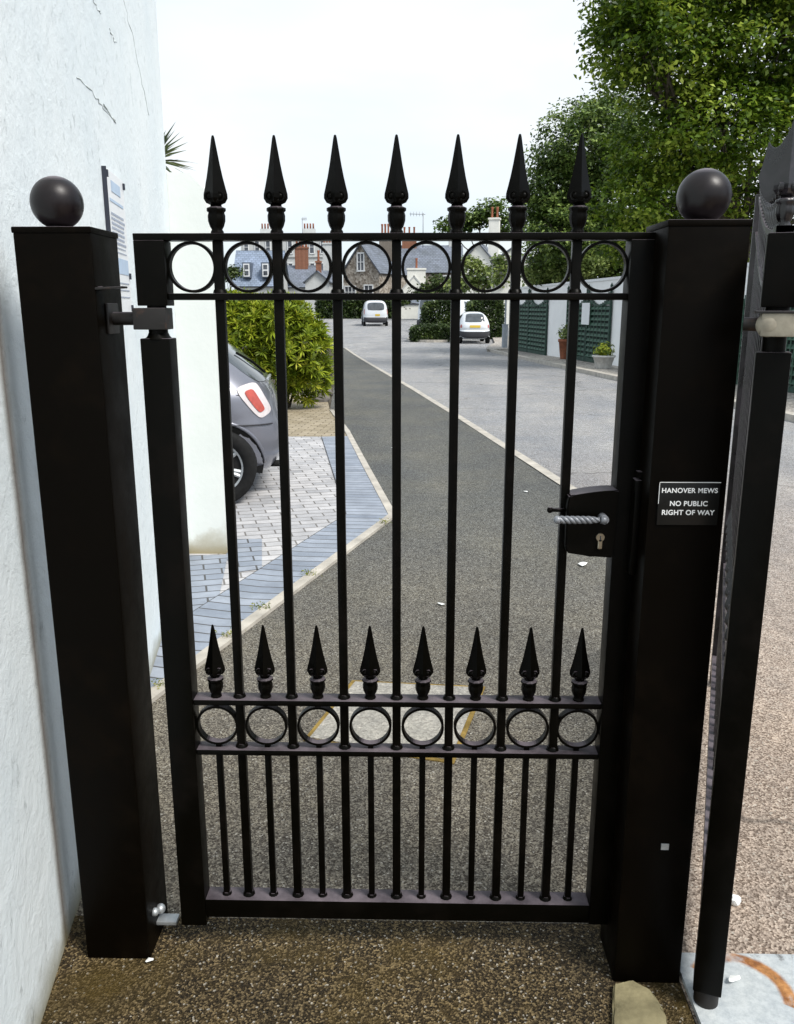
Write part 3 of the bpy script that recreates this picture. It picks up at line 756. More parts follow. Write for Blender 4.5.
scrap(733, 990, .016, 'crumpled pinkish leaf scrap on the steel ground plate', seed=6, dz=.03)

# ------------------------------------------------------------------ foliage
def leaves_mesh(pos, nrm, size, tone, aspect=.55, fold=.25, jit=.35):
    n = len(pos); a = nr.normal(size=(n, 3)); nrm = nrm+.001
    nrm = nrm/np.linalg.norm(nrm, axis=1)[:, None]
    t = np.cross(nrm, a); t /= np.linalg.norm(t, axis=1)[:, None]+1e-9
    s = np.cross(nrm, t)
    L = (size*(1+jit*nr.uniform(-1, 1, n)))[:, None]
    W = L*aspect
    v = np.empty((n, 4, 3)); mid = pos
    v[:, 0] = mid-t*L*.5; v[:, 1] = mid+s*W*.5+nrm*L*fold*.3; v[:, 2] = mid+t*L*.5-nrm*L*fold*.4; v[:, 3] = mid-s*W*.5+nrm*L*fold*.3
    return v, tone
def foliage_obj(name, v, tone, mat, parent, loc):
    n = len(v); me = bpy.data.meshes.new(name)
    me.vertices.add(4*n); me.vertices.foreach_set('co', (v.reshape(-1, 3)-np.array(loc)).ravel())
    me.loops.add(4*n); me.loops.foreach_set('vertex_index', np.arange(4*n, dtype=np.int32))
    me.polygons.add(n); me.polygons.foreach_set('loop_start', np.arange(0, 4*n, 4, dtype=np.int32))
    me.update(calc_edges=True)
    at_ = me.attributes.new('tone', 'FLOAT', 'FACE'); at_.data.foreach_set('value', tone.astype(np.float32))
    me.materials.append(M[mat]); return link(name, me, parent)
def crown_points(lobes, nclump, per, cr, hollow=.55):
    P_, T_, Nn = [], [], []
    vol = np.array([l[3]*l[4]*l[5] for l in lobes])**(2/3); pr_ = vol/vol.sum()
    for li, (x, y, z, rx, ry, rz) in enumerate(lobes):
        k = max(3, int(nclump*pr_[li]))
        d = nr.normal(size=(k, 3)); d /= np.linalg.norm(d, axis=1)[:, None]
        r = hollow+(1.08-hollow)*nr.uniform(0, 1, k)**.6
        c = d*r[:, None]*np.array([rx, ry, rz])+np.array([x, y, z])
        for ci in range(k):
            m_ = int(per*nr.uniform(.5, 1.4)); q = np.clip(nr.normal(size=(m_, 3)), -1.7, 1.7)*cr*nr.uniform(.6, 1.3)*np.array([1, 1, .55])
            p = c[ci]+q
            P_.append(p); T_.append(np.clip(nr.uniform(0, .85)+nr.normal(0, .13, m_), 0, 1))
            nn = d[ci]*.5+np.array([0, 0, .9])+nr.normal(size=(m_, 3))*.55; Nn.append(nn)
    return np.concatenate(P_), np.concatenate(Nn), np.concatenate(T_)
def tree(name, label, base, lobes, nclump, per, cr, leaf, mat, group=None, trunk_r=.2, branches=True, cat='tree', hollow=.55, dead=False):
    t = thing(name, label, cat, base, 0, group)
    p, nn, tn = crown_points(lobes, nclump, per, cr, hollow)
    v, tn = leaves_mesh(p, nn, leaf, tn)
    foliage_obj('crown', v, tn, mat, t, base)
    b_ = MB(); bl = Vector(base)
    top = Vector((sum(l[0] for l in lobes)/len(lobes), sum(l[1] for l in lobes)/len(lobes), sum(l[2] for l in lobes)/len(lobes)))-bl
    tp = [Vector((0, 0, -.1)), top*.3+Vector((.05*trunk_r*10, 0, 0)), top*.6, top]
    b_.tube(tp, [trunk_r, trunk_r*.75, trunk_r*.5, trunk_r*.2], 10)
    b_.build('trunk', 'bark', t)
    if branches:
        b_ = MB()
        for l in lobes:
            e = Vector(l[:3])-bl; s0_ = top*rnd.uniform(.3, .7); m_ = (s0_+e)*.5+Vector((0, 0, -.05*e.length+.1))
            b_.tube([s0_, m_, e], [trunk_r*.35, trunk_r*.22, trunk_r*.08], 7)
            for j in range(7):
                d = Vector((rnd.gauss(0, 1), rnd.gauss(0, 1), rnd.gauss(0.2, 1))).normalized()
                ee = e+Vector((d.x*l[3], d.y*l[4], d.z*l[5]))*.9; q_ = m_.lerp(e, rnd.uniform(.3, 1))
                b_.tube([q_, q_.lerp(ee, .5)+Vector((0, 0, .08)), ee], [trunk_r*.12, trunk_r*.07, trunk_r*.02], 5)
        b_.build('branch', 'bark', t)
    return t
def L(px, py, Y, rp, ry=None, rz=None):
    p = at(px, py, Y); k = Y/850.0
    return (p.x, p.y, p.z, rp*k, (ry or rp)*k, (rz or rp)*k)
# big sycamore behind the wall
YB = 22
lob = [L(680, 60, YB, 62, 60, 50), L(640, 45, YB-1, 42, 50, 34), L(760, 40, YB, 70, 60, 55), L(720, 130, YB-.5, 62, 50, 42), L(668, 150, YB+.5, 55, 50, 40), L(790, 110, YB+1, 40, 50, 30),
       L(650, 205, YB+1, 50, 50, 40), L(725, 205, YB+1.5, 45, 50, 34), L(860, 60, YB, 80, 60, 70), L(700, -30, YB, 80, 70, 60), L(820, -60, YB, 90, 80, 70), L(638, -10, YB-1.2, 36, 40, 26), L(870, 190, YB+1, 60, 60, 50), L(622, 20, YB-.5, 26, 30, 16),
       L(655, 245, YB+2, 50, 50, 26), L(740, 250, YB+2, 60, 50, 24)]
tree('sycamore_tree', 'large bright green broadleaf tree rising over the right gate post', (9.3, 23.5, -.15), lob, 2600, 40, .25, .135, 'leaf_sycamore', None, .3)
YA = 31
lob = [L(588, 150, YA, 44, 50, 40), L(560, 190, YA, 33, 40, 40), L(612, 125, YA+1, 32, 40, 26), L(620, 200, YA, 55, 50, 50), L(556, 235, YA-1, 26, 40, 30), L(590, 240, YA, 45, 40, 30), L(540, 205, YA, 14, 20, 28), L(640, 250, YA, 60, 40, 30), L(600, 275, YA, 60, 40, 18)]
tree('holm_oak', 'dark dense rounded tree behind the white wall left of the tall tree', (7.6, 32, -.25), lob, 1700, 42, .26, .14, 'leaf_oak', None, .25)
lob = [L(551, 268, 31, 22, 20, 14), L(538, 274, 32, 10, 15, 9), L(587, 266, 29, 14, 15, 10), L(566, 274, 30, 14, 15, 8)]
tree('olive_shrub', 'pale yellow green shrub showing above the white wall', (5.5, 30.5, -.2), lob, 260, 34, .16, .13, 'leaf_olive', None, .06, True, 'shrub')
lob = [L(480, 218, 110, 12, 12, 7), L(495, 212, 110, 12, 12, 9), L(465, 222, 110, 12, 12, 8), L(448, 226, 110, 8, 10, 6), L(508, 225, 110, 10, 10, 10)]
tree('distant_tree', 'dark distant tree rising behind the cottage chimneys', (at(485, 230, 110).x, 110, .4), lob, 160, 30, .6, .5, 'leaf_oak', None, .3)
lob = [L(233, 272, 80, 7, 7, 5), L(226, 276, 80, 6, 6, 4)]
tree('distant_tree', 'small green tree left of the blue roofed house', (at(230, 280, 80).x, 80, .4), lob, 40, 20, .3, .3, 'leaf_hedge', None, .12)
# shrub before white cottage
lob = [L(470, 274, 62, 12, 12, 14), L(487, 278, 62, 14, 12, 10), L(500, 270, 60, 8, 10, 14), L(458, 285, 62, 8, 8, 8)]
tree('garden_tree', 'loose green garden tree in front of the white cottage', (at(480, 300, 62).x, 62, 0), lob, 130, 24, .35, .3, 'leaf_olive', None, .12)
lob = [L(440, 284, 75, 10, 10, 8), L(425, 292, 75, 10, 10, 6), L(400, 300, 75, 8, 8, 5)]
tree('garden_tree', 'low green shrub below the white chimney house', (at(430, 300, 75).x, 75, .2), lob, 80, 24, .35, .3, 'leaf_hedge', None, .12)
# spiky bush behind the grey car: rosettes of long leaves
def rosette_bush(name, label, base, lobes, nros, leafL, mat):
    t = thing(name, label, 'shrub', base)
    V, T = [], []
    vol = np.array([l[3]*l[4]*l[5] for l in lobes])**(2/3); pr_ = vol/vol.sum()
    for li, l in enumerate(lobes):
        for i in range(int(nros*pr_[li])):
            d = nr.normal(size=3); d /= np.linalg.norm(d); d[2] = abs(d[2]) if nr.rand() < .6 else d[2]
            c = np.array(l[:3])+d*np.array(l[3:])*(.5+.55*nr.rand()**.5)
            ax = d*.7+np.array([0, 0, .7])+nr.normal(size=3)*.25; ax /= np.linalg.norm(ax)
            tb = nr.uniform(.05, .65); k = nr.randint(11, 18)
            u = np.cross(ax, [0.3, .5, .8]); u /= np.linalg.norm(u); w_ = np.cross(ax, u)
            for j in range(k):
                a_ = 2*math.pi*j/k+nr.uniform(-.2, .2); ev = nr.uniform(.15, 1.1)
                dr = (u*math.cos(a_)+w_*math.sin(a_))*math.cos(ev)+ax*math.sin(ev)
                sd_ = np.cross(dr, ax); sd_ /= np.linalg.norm(sd_)+1e-9
                LL = leafL*nr.uniform(.7, 1.2); W = LL*.085
                V.append([c, c+dr*LL*.55+sd_*W, c+dr*LL-ax*LL*.12, c+dr*LL*.55-sd_*W]); T.append(np.clip(tb+nr.normal(0, .15), 0, 1))
    foliage_obj('crown', np.array(V), np.array(T), mat, t, base)
    b_ = MB()
    for l in lobes:
        e = Vector(l[:3])-Vector(base); b_.tube([Vector((e.x*.3, e.y*.3, -.05)), e*.6, e], [.04, .03, .015], 6)
    b_.build('trunk', 'bark', t); return t
YC = 12.6
gb = Vector((-2.1, 12.9, -.02))
lob = [L(255, 335, YC, 40, 35, 34), L(298, 350, YC, 32, 32, 32), L(280, 322, YC, 30, 32, 24), L(225, 345, YC, 50, 40, 45), L(262, 378, YC, 42, 30, 24), L(305, 378, YC+.2, 24, 26, 22), L(235, 312, YC, 30, 30, 16)]
rosette_bush('spiky_bush', 'bright yellow green shrub of spiky leaf rosettes behind the grey car', tuple(gb), lob, 2500, .155, 'leaf_bush')
for i, (px, py, r) in enumerate(((318, 402, .17), (326, 396, .12), (307, 404, .10))):
    g_ = gd(px, py); blob('rock', (g_.x, g_.y, g_.z+.05), r, 'rock', ['largest dark rock at the foot of the spiky bush', 'upper dark rock nearest the path below the spiky bush', 'small left rock at the foot of the spiky bush'][i], 'rock', (1.1, .9, .6), 'rocks below the spiky bush', i+5)
# hedges
def hedge(name, label, px0, px1, pyt, Y, depth, group=None, n=9000, leaf=.12, mat='leaf_hedge', zb=None):
    a = at(px0, pyt, Y); c = at(px1, pyt, Y); z0 = zg(0, Y) if zb is None else zb; z1 = a.z
    base = ((a.x+c.x)/2, Y, z0); t = thing(name, label, 'hedge', base, 0, group)
    k = n; u = nr.uniform(-.5, .5, (k, 3)); f = nr.randint(0, 4, k)
    u[f == 0, 1] = -.5; u[f == 1, 2] = .5; u[f == 2, 0] = np.sign(u[f == 2, 0])*.5
    wd = c.x-a.x; hh = z1-z0
    rr = 1-.10*(np.abs(u[:, 0]*2)**6)*(np.abs(u[:, 2]*2)**4)
    p = np.stack([u[:, 0]*wd*rr, u[:, 1]*depth, (u[:, 2]+.5)*hh*rr], 1)+nr.normal(size=(k, 3))*leaf*.5
    p[:, 2] += .04*hh*np.sin(p[:, 0]*2.3)
    p += np.array([base[0], base[1]+depth/2, base[2]])
    nn = nr.normal(size=(k, 3))*.7+np.array([0, -.4, .7])
    tn = np.clip(nr.uniform(0, .6, k)+.25*np.sin(p[:, 0]*3)*np.cos(p[:, 2]*4), 0, 1)
    v, tn = leaves_mesh(p, nn, leaf, tn); foliage_obj('crown', v, tn, mat, t, base)
    b_ = MB()
    for i in range(max(2, int(wd/.8))):
        x = -wd/2+wd*(i+.5)/max(2, int(wd/.8)); b_.tube([(x, depth/2, -.05), (x+.05, depth/2, hh*.7)], [.05, .02], 6)
    b_.build('trunk', 'bark', t)
hedge('hedge', 'long dark hedge closing the far end of the street behind the white van', 318, 396, 298, 78, 1.5, None, 12000, .28)
hedge('hedge', 'clipped tall hedge block left of the white hatchback', 424, 452, 303, 45, 1.5, None, 7000, .15)
hedge('hedge', 'low clipped hedge on the kerb corner in front of the tall hedge', 412, 449, 327, 42.5, 1.6, None, 7000, .12)
hedge('hedge', 'rounded dark hedge behind the white hatchback', 470, 503, 301, 46, 2.0, None, 8000, .16)
hedge('hedge', 'far hedge beyond the parked vans', 396, 470, 304, 84, 1.5, None, 7000, .3)
# kerb corner pavement under those hedges
b_ = MB(); c_ = gd(432, 343)
pts = []
for i in range(24):
    a_ = 2*math.pi*i/24; pts.append(Vector((c_.x+.1+1.35*math.cos(a_), 44.6+2.6*math.sin(a_), -.25)))
b_.prism(pts, (0, 0, 1), .12); tag(b_.build('kerb_island', 'edging_concrete'), kind='structure')
b_ = MB(); pts = [Vector((x, y, -.26)) for x, y in ((2.75, 33.4), (2.9, 35.5), (3.6, 39.5), (4.2, 48), (9, 48), (9, 33.4))]
b_.prism(pts, (0, 0, 1), .12); tag(b_.build('corner_pavement', 'gravel_strip'), kind='structure')
# cordyline behind left wall
pb = at(163, 150, 9)
t = thing('palm', 'spiky palm tree showing behind the corner of the white house wall', 'palm', (pb.x-.10, 9, 0))
V, T = [], []
for j in range(70):
    a_ = rnd.uniform(0, 2*math.pi); ev = rnd.uniform(-.6, 1.4); d = np.array([math.cos(a_)*math.cos(ev), math.sin(a_)*math.cos(ev), math.sin(ev)])
    c_ = np.array([pb.x-.10, 9, pb.z-.10]); sd_ = np.cross(d, [0, 0, 1.]); sd_ /= np.linalg.norm(sd_)+1e-6; LL = rnd.uniform(.30, .50); W = .020
    V.append([c_+d*.03, c_+d*LL*.5+sd_*W, c_+d*LL-np.array([0, 0, .1*LL]), c_+d*LL*.5-sd_*W]); T.append(rnd.random())
foliage_obj('crown', np.array(V), np.array(T), 'leaf_palm', t, (pb.x-.10, 9, 0))
b_ = MB(); b_.tube([(0, 0, 0), (.03, 0, 1.2), (0, 0, pb.z)], [.07, .05, .04], 10); b_.build('trunk', 'bark', t)
# weeds
wd_pos = [(310, 578, .05, 'green weed tuft in the driveway edging between second and third pickets'), (384, 526, .05, 'weed tuft at the outer corner of the driveway edging'), (262, 612, .05, 'dry yellow weed tuft in the driveway edging near the second picket'), (228, 640, .05, 'weed tuft in the driveway edging beside the first picket'), (163, 690, .04, 'weed at the foot of the white wall where the driveway starts'), (201, 553, .04, 'dry moss tuft at the foot of the white pier')]
for px, py, s_, lb in wd_pos:
    g_ = gd(px, py); n_ = 60
    p = nr.normal(size=(n_, 3))*np.array([s_*.55, s_*.35, s_*.2])+np.array([g_.x, g_.y, g_.z+.03]); p[:, 2] = np.maximum(p[:, 2], g_.z+.012)
    v, tn = leaves_mesh(p, nr.normal(size=(n_, 3))+np.array([0, 0, .6]), s_*.35, nr.uniform(0, 1, n_), .3)
    o = foliage_obj('weed', v, tn, 'leaf_weed', None, (g_.x, g_.y, g_.z)); o.location = g_; tag(o, lb, 'weed')

# ------------------------------------------------------------------ white wall on the right with trellis doors
def wy(px):      # wall y at a pixel column (base line)
    r = _ray(px, 350); return 8.832/(r.x/r.y+.147)
yw0, yw1 = 6.0, wy(511)
wdir = Vector((-.147, 1, 0)).normalized(); wn = Vector((1, .147, 0)).normalized()
gw = thing('garden_wall', 'long white painted garden wall with green trellis doors across the street', 'wall', (wallx(yw0), yw0, 0))
b_ = MB(); seg = []
tot = (Vector((wallx(yw1), yw1, 0))-Vector((wallx(yw0), yw0, 0))).length
A0 = Vector((0, 0, -.3)); A1 = wdir*tot+Vector((0, 0, -.35))
b_.prism([A0, A1, Vector((A1.x, A1.y, 2.12)), Vector((A0.x, A0.y, 2.30))], wn, .25); b_.build('wall', 'garden_white', gw)
b_ = MB(); b_.prism([Vector((-.03, 0, 2.30)), Vector((A1.x-.03, A1.y, 2.12)), Vector((A1.x-.03, A1.y, 2.19)), Vector((-.03, 0, 2.37))], wn, .31); b_.build('coping', 'white_frame', gw)
def trellis_door(pxl, pxr, label, plaque=False, ztop=1.98):
    y1_, y0_ = wy(pxl), wy(pxr)           # far, near
    P1 = Vector((wallx(y1_), y1_, 0)); P0 = Vector((wallx(y0_), y0_, 0)); z0 = zg(0, y0_)+.05
    wd = (P1-P0).length; t = thing('trellis_door', label, 'door', (P0.x-.06, P0.y, z0), math.atan2(wdir.y, wdir.x), 'green trellis doors in the white garden wall')
    Hh = ztop-z0
    for k_ in range(2):
        x0 = wd*k_/2+.02; x1 = wd*(k_+1)/2-.02; b_ = MB(); f_ = MB()
        f_.box((x0+.035, 0, Hh/2), (.07, .05, Hh)); f_.box((x1-.035, 0, Hh/2), (.07, .05, Hh)); f_.box(((x0+x1)/2, 0, .06), (x1-x0-.14, .04, .12))
        for e in (x0+.035, x1-.035): f_.lathe([(.03, 0), (.045, .05), (.02, .10), (.002, .14)], (e, 0, Hh), 8)
        nsl = int((Hh-.2)/.15)
        # concave top
        top_at = lambda x: Hh-.05-.42*math.sqrt(max(0, 1-(2*(x-(x0+x1)/2)/(x1-x0-.1))**2))
        npts = 12; prev = None
        for i in range(npts):
            xa = x0+.07+(x1-x0-.14)*i/npts; xb = x0+.07+(x1-x0-.14)*(i+1)/npts; f_.box(((xa+xb)/2, 0, (top_at(xa)+top_at(xb))/2), ((xb-xa)*1.0, .045, .05+abs(top_at(xa)-top_at(xb))))
        for i in range(nsl):
            z = .18+i*.15
            xl, xr = x0+.07, x1-.07
            mid = (xl+xr)/2
            if z < top_at(mid): b_.box((mid, 0, z), (xr-xl, .03, .085), Matrix.Rotation(R(25), 3, 'X'))
            else:
                for sgn in (-1, 1):
                    xx = mid; 
                    while abs(xx-mid) < (xr-xl)/2 and top_at(xx) < z: xx += sgn*.03
                    e = xr if sgn > 0 else xl
                    if abs(e-xx) > .03 and abs(xx-mid) < (xr-xl)/2: b_.box(((xx+e)/2, 0, z), (abs(e-xx), .03, .085))
        nv_ = 6
        for i in range(1, nv_):
            x = x0+.07+(x1-x0-.14)*i/nv_; h_ = top_at(x); b_.box((x, .024, h_/2+.05), (.03, .012, h_-.1))
        lf = f_.build('door_frame', 'green_wood', t); b_.build('trellis', 'green_slat', lf)
        pb_ = MB(); pb_.box(((x0+x1)/2, -.030, (Hh-.5)/2+.05), (x1-x0-.15, .006, Hh-.55)); pb_.build('backing_panel', 'green_black', lf)
    if plaque:
        b_ = MB(); yq = wy(587.5); yq2 = wy(583.5); b_.box(((Vector((wallx(yq), yq, 0))-P0).length, .055, Hh*.66), (abs(yq2-yq)*1.9, .012, .62)); b_.build('notice_panel', 'white_frame', t)
trellis_door(513, 547.5, 'far green trellis double door in the white wall beside the terracotta pot')
trellis_door(567, 611, 'green trellis double door with a white notice in the white wall', True)
trellis_door(700, 750, 'green trellis double door hidden mostly behind the right gate post')
trellis_door(784, 850, 'nearest green trellis double door glimpsed right of the driveway gate')

def potted(name, label, px, py, rad, h, mat, fol, fr, fh, leaf='leaf_bush'):
    g_ = gd(px, py); z = g_.z+.06; t = thing(name, label, 'plant pot', (g_.x, g_.y, z))
    b_ = MB(); b_.lathe([(rad*.62, 0), (rad*.66, .02), (rad*.92, h*.85), (rad*1.03, h*.86), (rad*1.03, h), (rad*.9, h), (rad*.88, h*.9)], (0, 0, 0), 24); b_.build('pot', mat, t)
    n_ = fol; d = nr.normal(size=(n_, 3)); d /= np.linalg.norm(d, axis=1)[:, None]
    p = d*np.array([fr, fr, fh])*(nr.uniform(.3, 1.05, n_)[:, None])+np.array([g_.x, g_.y, z+h+fh*.7])
    v, tn = leaves_mesh(p, d+np.array([0, 0, .6]), fr*.4, nr.uniform(0, .9, n_), .45); foliage_obj('plant', v, tn, leaf, t, (g_.x, g_.y, z))
potted('flower_pot', 'pale round pot with leafy green plant before the trellis door with notice', 603, 371, .29, .34, 'pale_pot', 260, .28, .20)
potted('flower_pot', 'tall terracotta pot with trailing plant between the two trellis doors', 565, 361, .24, .62, 'terracotta', 220, .30, .28, 'leaf_olive')
potted('flower_pot', 'small terracotta pot beside the far trellis door', 521, 352, .26, .42, 'terracotta', 120, .24, .2, 'leaf_hedge')
# grey service post at wall end
g_ = gd(504, 350); t = thing('service_post', 'grey round service post at the far end of the white wall', 'post', (g_.x, g_.y-.2, g_.z))
b_ = MB(); b_.tube([(0, 0, 0), (0, 0, 1.0)], .12, 16); autosm(b_.build('sleeve', 'grey_pipe', t))
b_ = MB(); b_.tube([(0, 0, 1.0), (0, 0, 2.1)], .035, 10); b_.tube([(0, 0, 1.0), (0, 0, 1.03)], .135, 16); autosm(b_.build('pole', 'grey_pipe', t))

# ------------------------------------------------------------------ vehicles
class Body:
    def __init__(s, outline, W, xa, xb, zc, n=4.5, ztum=.85, ttop=.78, ztopr=1.5, taper=.10):
        # outline: list of (x,z), from rear-bottom up over the roof to front-bottom; x=0 at the rear
        s.o = [Vector((x, z)) for x, z in outline]; s.W = W; s.xa, s.xb, s.zc, s.n = xa, xb, zc, n
        s.zt, s.tt, s.zr, s.tp = ztum, ttop, ztopr, taper
        s.len = max(p.x for p in s.o)
        # smooth (Catmull-Rom)
        o = s.o; sm = []
        for i in range(len(o)-1):
            p0, p1, p2, p3 = o[max(0, i-1)], o[i], o[i+1], o[min(len(o)-1, i+2)]
            for j in range(6):
                t = j/6; sm.append(.5*((2*p1)+(p2-p0)*t+(2*p0-5*p1+4*p2-p3)*t*t+(3*p1-p0-3*p2+p3)*t**3))
        sm.append(o[-1]); s.sm = sm; s.K = len(sm)-1
    def out(s, u):
        i = min(s.K-1, max(0, int(u))); t = u-i; return s.sm[i].lerp(s.sm[i+1], t)
    def core(s, p): return Vector((min(s.xb, max(s.xa, p.x)), s.zc))
    def wfac(s, x, z):
        t = 1 if z <= s.zt else 1-(1-s.tt)*((z-s.zt)/(s.zr-s.zt))**1.15
        q = abs((x-s.len/2)/(s.len/2)); return t*(1-s.tp*q**3.5)
    def P(s, u, y=None, phi=None, off=0):
        O = s.out(u); c = s.core(O)
        if phi is None:
            g_ = min(.9999, abs(y)/(s.W*s.wfac(O.x, O.y)));   k = (1-g_**s.n)**(1/s.n); yy = y
            p = c+(O-c)*k
        else:
            k = max(0, math.cos(phi))**(2/s.n); g_ = abs(math.sin(phi))**(2/s.n)*(1 if phi >= 0 else -1)
            p = c+(O-c)*k; yy = s.W*g_*s.wfac(p.x, p.y)
        d = (O-c).normalized()
        p = p+d*off
        return Vector((p.x, yy+(off*(1 if yy > 0 else -1) if phi is not None and abs(math.sin(phi)) > .5 else 0), p.y))
    def side(s, x, z, sg, off=.004):
        p = Vector((x, z)); c = s.core(p); d = p-c
        if d.length < 1e-5: k = 0
        else:
            dn = d.normalized(); best = 9
            for a, b2 in zip(s.sm, s.sm[1:]):
                e = b2-a; den = dn.x*e.y-dn.y*e.x
                if abs(den) < 1e-9: continue
                w_ = a-c; t = (w_.x*e.y-w_.y*e.x)/den; q = (w_.x*dn.y-w_.y*dn.x)/den
                if t > 0 and -.001 <= q <= 1.001: best = min(best, t)
            k = min(.999, d.length/best)
        return Vector((x, sg*(s.W*(1-k**s.n)**(1/s.n)*s.wfac(x, z)+off), z))
    def mesh(s, nphi=28):
        b_ = MB(); rows = []
        for i in range(s.K+1):
            rows.append([b_.bm.verts.new(s.P(i, phi=-math.pi/2+math.pi*j/nphi)) for j in range(nphi+1)])
        for a, c in zip(rows, rows[1:]):
            for j in range(nphi):
                f = b_.bm.faces.new((a[j], a[j+1], c[j+1], c[j])); f.smooth = True
        bmesh.ops.remove_doubles(b_.bm, verts=b_.bm.verts, dist=1e-5)
        return b_
    def patch(s, u0, u1, y0, y1, off=.006, nu=10, ny=10, phi=False, round_=0):
        b_ = MB(); rows = []
        for i in range(nu+1):
            r = []
            for j in range(ny+1):
                a = -1+2*j/ny; e = -1+2*i/nu
                if round_:
                    sc = (1-round_*e**4); ca = a*sc; ce = e*(1-round_*a**4)
                else: ca, ce = a, e
                u = (u0+u1)/2+(u1-u0)/2*ce; y = (y0+y1)/2+(y1-y0)/2*ca
                r.append(b_.bm.verts.new(s.P(u, phi=y, off=off) if phi else s.P(u, y=y, off=off)))
            rows.append(r)
        for a, c in zip(rows, rows[1:]):
            for j in range(ny):
                f = b_.bm.faces.new((a[j], a[j+1], c[j+1], c[j])); f.smooth = True
        return b_
    def sidepatch(s, pts, sg, off=.005, n=10, rd=0):
        # pts: 4 corners (x,z): bilinear
        b_ = MB(); rows = []
        for i in range(n+1):
            r = []
            for j in range(n+1):
                a0, e0 = 2*i/n-1, 2*j/n-1; a, e = .5+.5*a0*(1-rd*e0**4), .5+.5*e0*(1-rd*a0**4)
                q = [Vector(p) for p in pts]; p = q[0].lerp(q[1], e).lerp(q[3].lerp(q[2], e), a)
                r.append(b_.bm.verts.new(s.side(p.x, p.y, sg, off)))
            rows.append(r)
        for a, c in zip(rows, rows[1:]):
            for j in range(n):
                f = b_.bm.faces.new((a[j], a[j+1], c[j+1], c[j])); f.smooth = True
        return b_
def wheel(par, x, y, r, sg):
    rt = Matrix.Rotation(R(90)*sg, 3, 'X')       # axis outward
    wt = bpy.data.objects.new('wheel', None); 
    b_ = MB(); w_ = .19
    b_.lathe([(r*.66, -w_/2), (r*.93, -w_/2), (r, -w_/2+.025), (r, w_/2-.025), (r*.93, w_/2), (r*.67, w_/2-.005), (r*.66, w_/2-.03)], (0, 0, 0), 40, rot=rt); 
    o = b_.build('wheel', 'rubber', par, (x, y, r))
    b_ = MB(); out = -sg
    b_.lathe([(r*.66, -.0), (r*.68, w_/2-.006), (r*.62, w_/2-.012), (r*.60, .0)], (0, 0, 0), 40, rot=rt)
    for k in range(6):
        a_ = 2*math.pi*k/6+.3
        for da in (-.10, .10):
            e = Vector((math.cos(a_+da)*r*.62, 0, math.sin(a_+da)*r*.62)); s_ = Vector((math.cos(a_)*r*.13, 0, math.sin(a_)*r*.13)); dy = Vector((0, -sg*(w_/2-.03), 0))
            b_.tube([s_+dy, e+dy], [.022, .016], 6)
    b_.lathe([(r*.2, 0), (r*.2, w_/2-.015), (r*.1, w_/2-.01)], (0, 0, 0), 20, rot=rt)
    autosm(b_.build('rim', 'galvanised', o))
    b_ = MB(); b_.lathe([(r*.62, -.02), (r*.62, .02)], (0, 0, 0), 30, rot=rt); b_.build('brake_disc', 'arch_black', o)
def arch(par, B_, x, r, sg, ra=None):
    # dark wheel opening as fitted patch (disc above sill) on the body side
    ra = ra or r*1.16; b_ = MB(); c_ = b_.bm.verts.new(B_.side(x, r, sg, .003)); ring = []
    n = 30
    for i in range(n+1):
        a_ = math.pi*1.12*i/n-math.pi*.06; ring.append(b_.bm.verts.new(B_.side(x+ra*math.cos(a_), max(.16, r+ra*math.sin(a_)), sg, .003)))
    for i in range(n): b_.bm.faces.new((c_, ring[i], ring[i+1]))
    b_.build('wheel_arch', 'arch_black', par)
    b_ = MB(); b_.tube([B_.side(x+(ra+.008)*math.cos(a_), max(.17, r+(ra+.008)*math.sin(a_)), sg, -.004) for a_ in [math.pi*i/n for i in range(n+1)]], .016, 8); b_.build('arch_lip', par_paint[0], par)
par_paint = ['car_grey']

# --- small grey city car, parked nose to the left behind the house wall
u_ = None
ol = [(.10, .20), (.02, .30), (-.01, .42), (.0, .56), (.03, .66), (.06, .78), (.12, .90), (.27, 1.04), (.45, 1.18), (.66, 1.31), (.92, 1.41), (1.3, 1.47), (1.75, 1.45), (2.1, 1.34), (2.45, 1.15), (2.75, .98), (3.05, .92), (3.35, .82), (3.50, .66), (3.54, .45), (3.48, .25), (3.35, .20)]
B1 = Body(ol, .815, .75, 2.7, .62, 4.2, .80, .76, 1.5, .16)
hd = R(187)    # heading of local +x (rear to front)
def place_vehicle(t, px, py, lx, ly, rz):
    g_ = gd(px, py); c_, s_ = math.cos(rz), math.sin(rz)
    t.location = (g_.x-(c_*lx-s_*ly), g_.y-(s_*lx+c_*ly), g_.z+.01); t.rotation_euler = (0, 0, rz)
c1 = thing('parked_car', 'grey small hatchback parked on the block driveway, rear wheel and tail lamp showing', 'car')
place_vehicle(c1, 210, 507, .55, .80, hd)
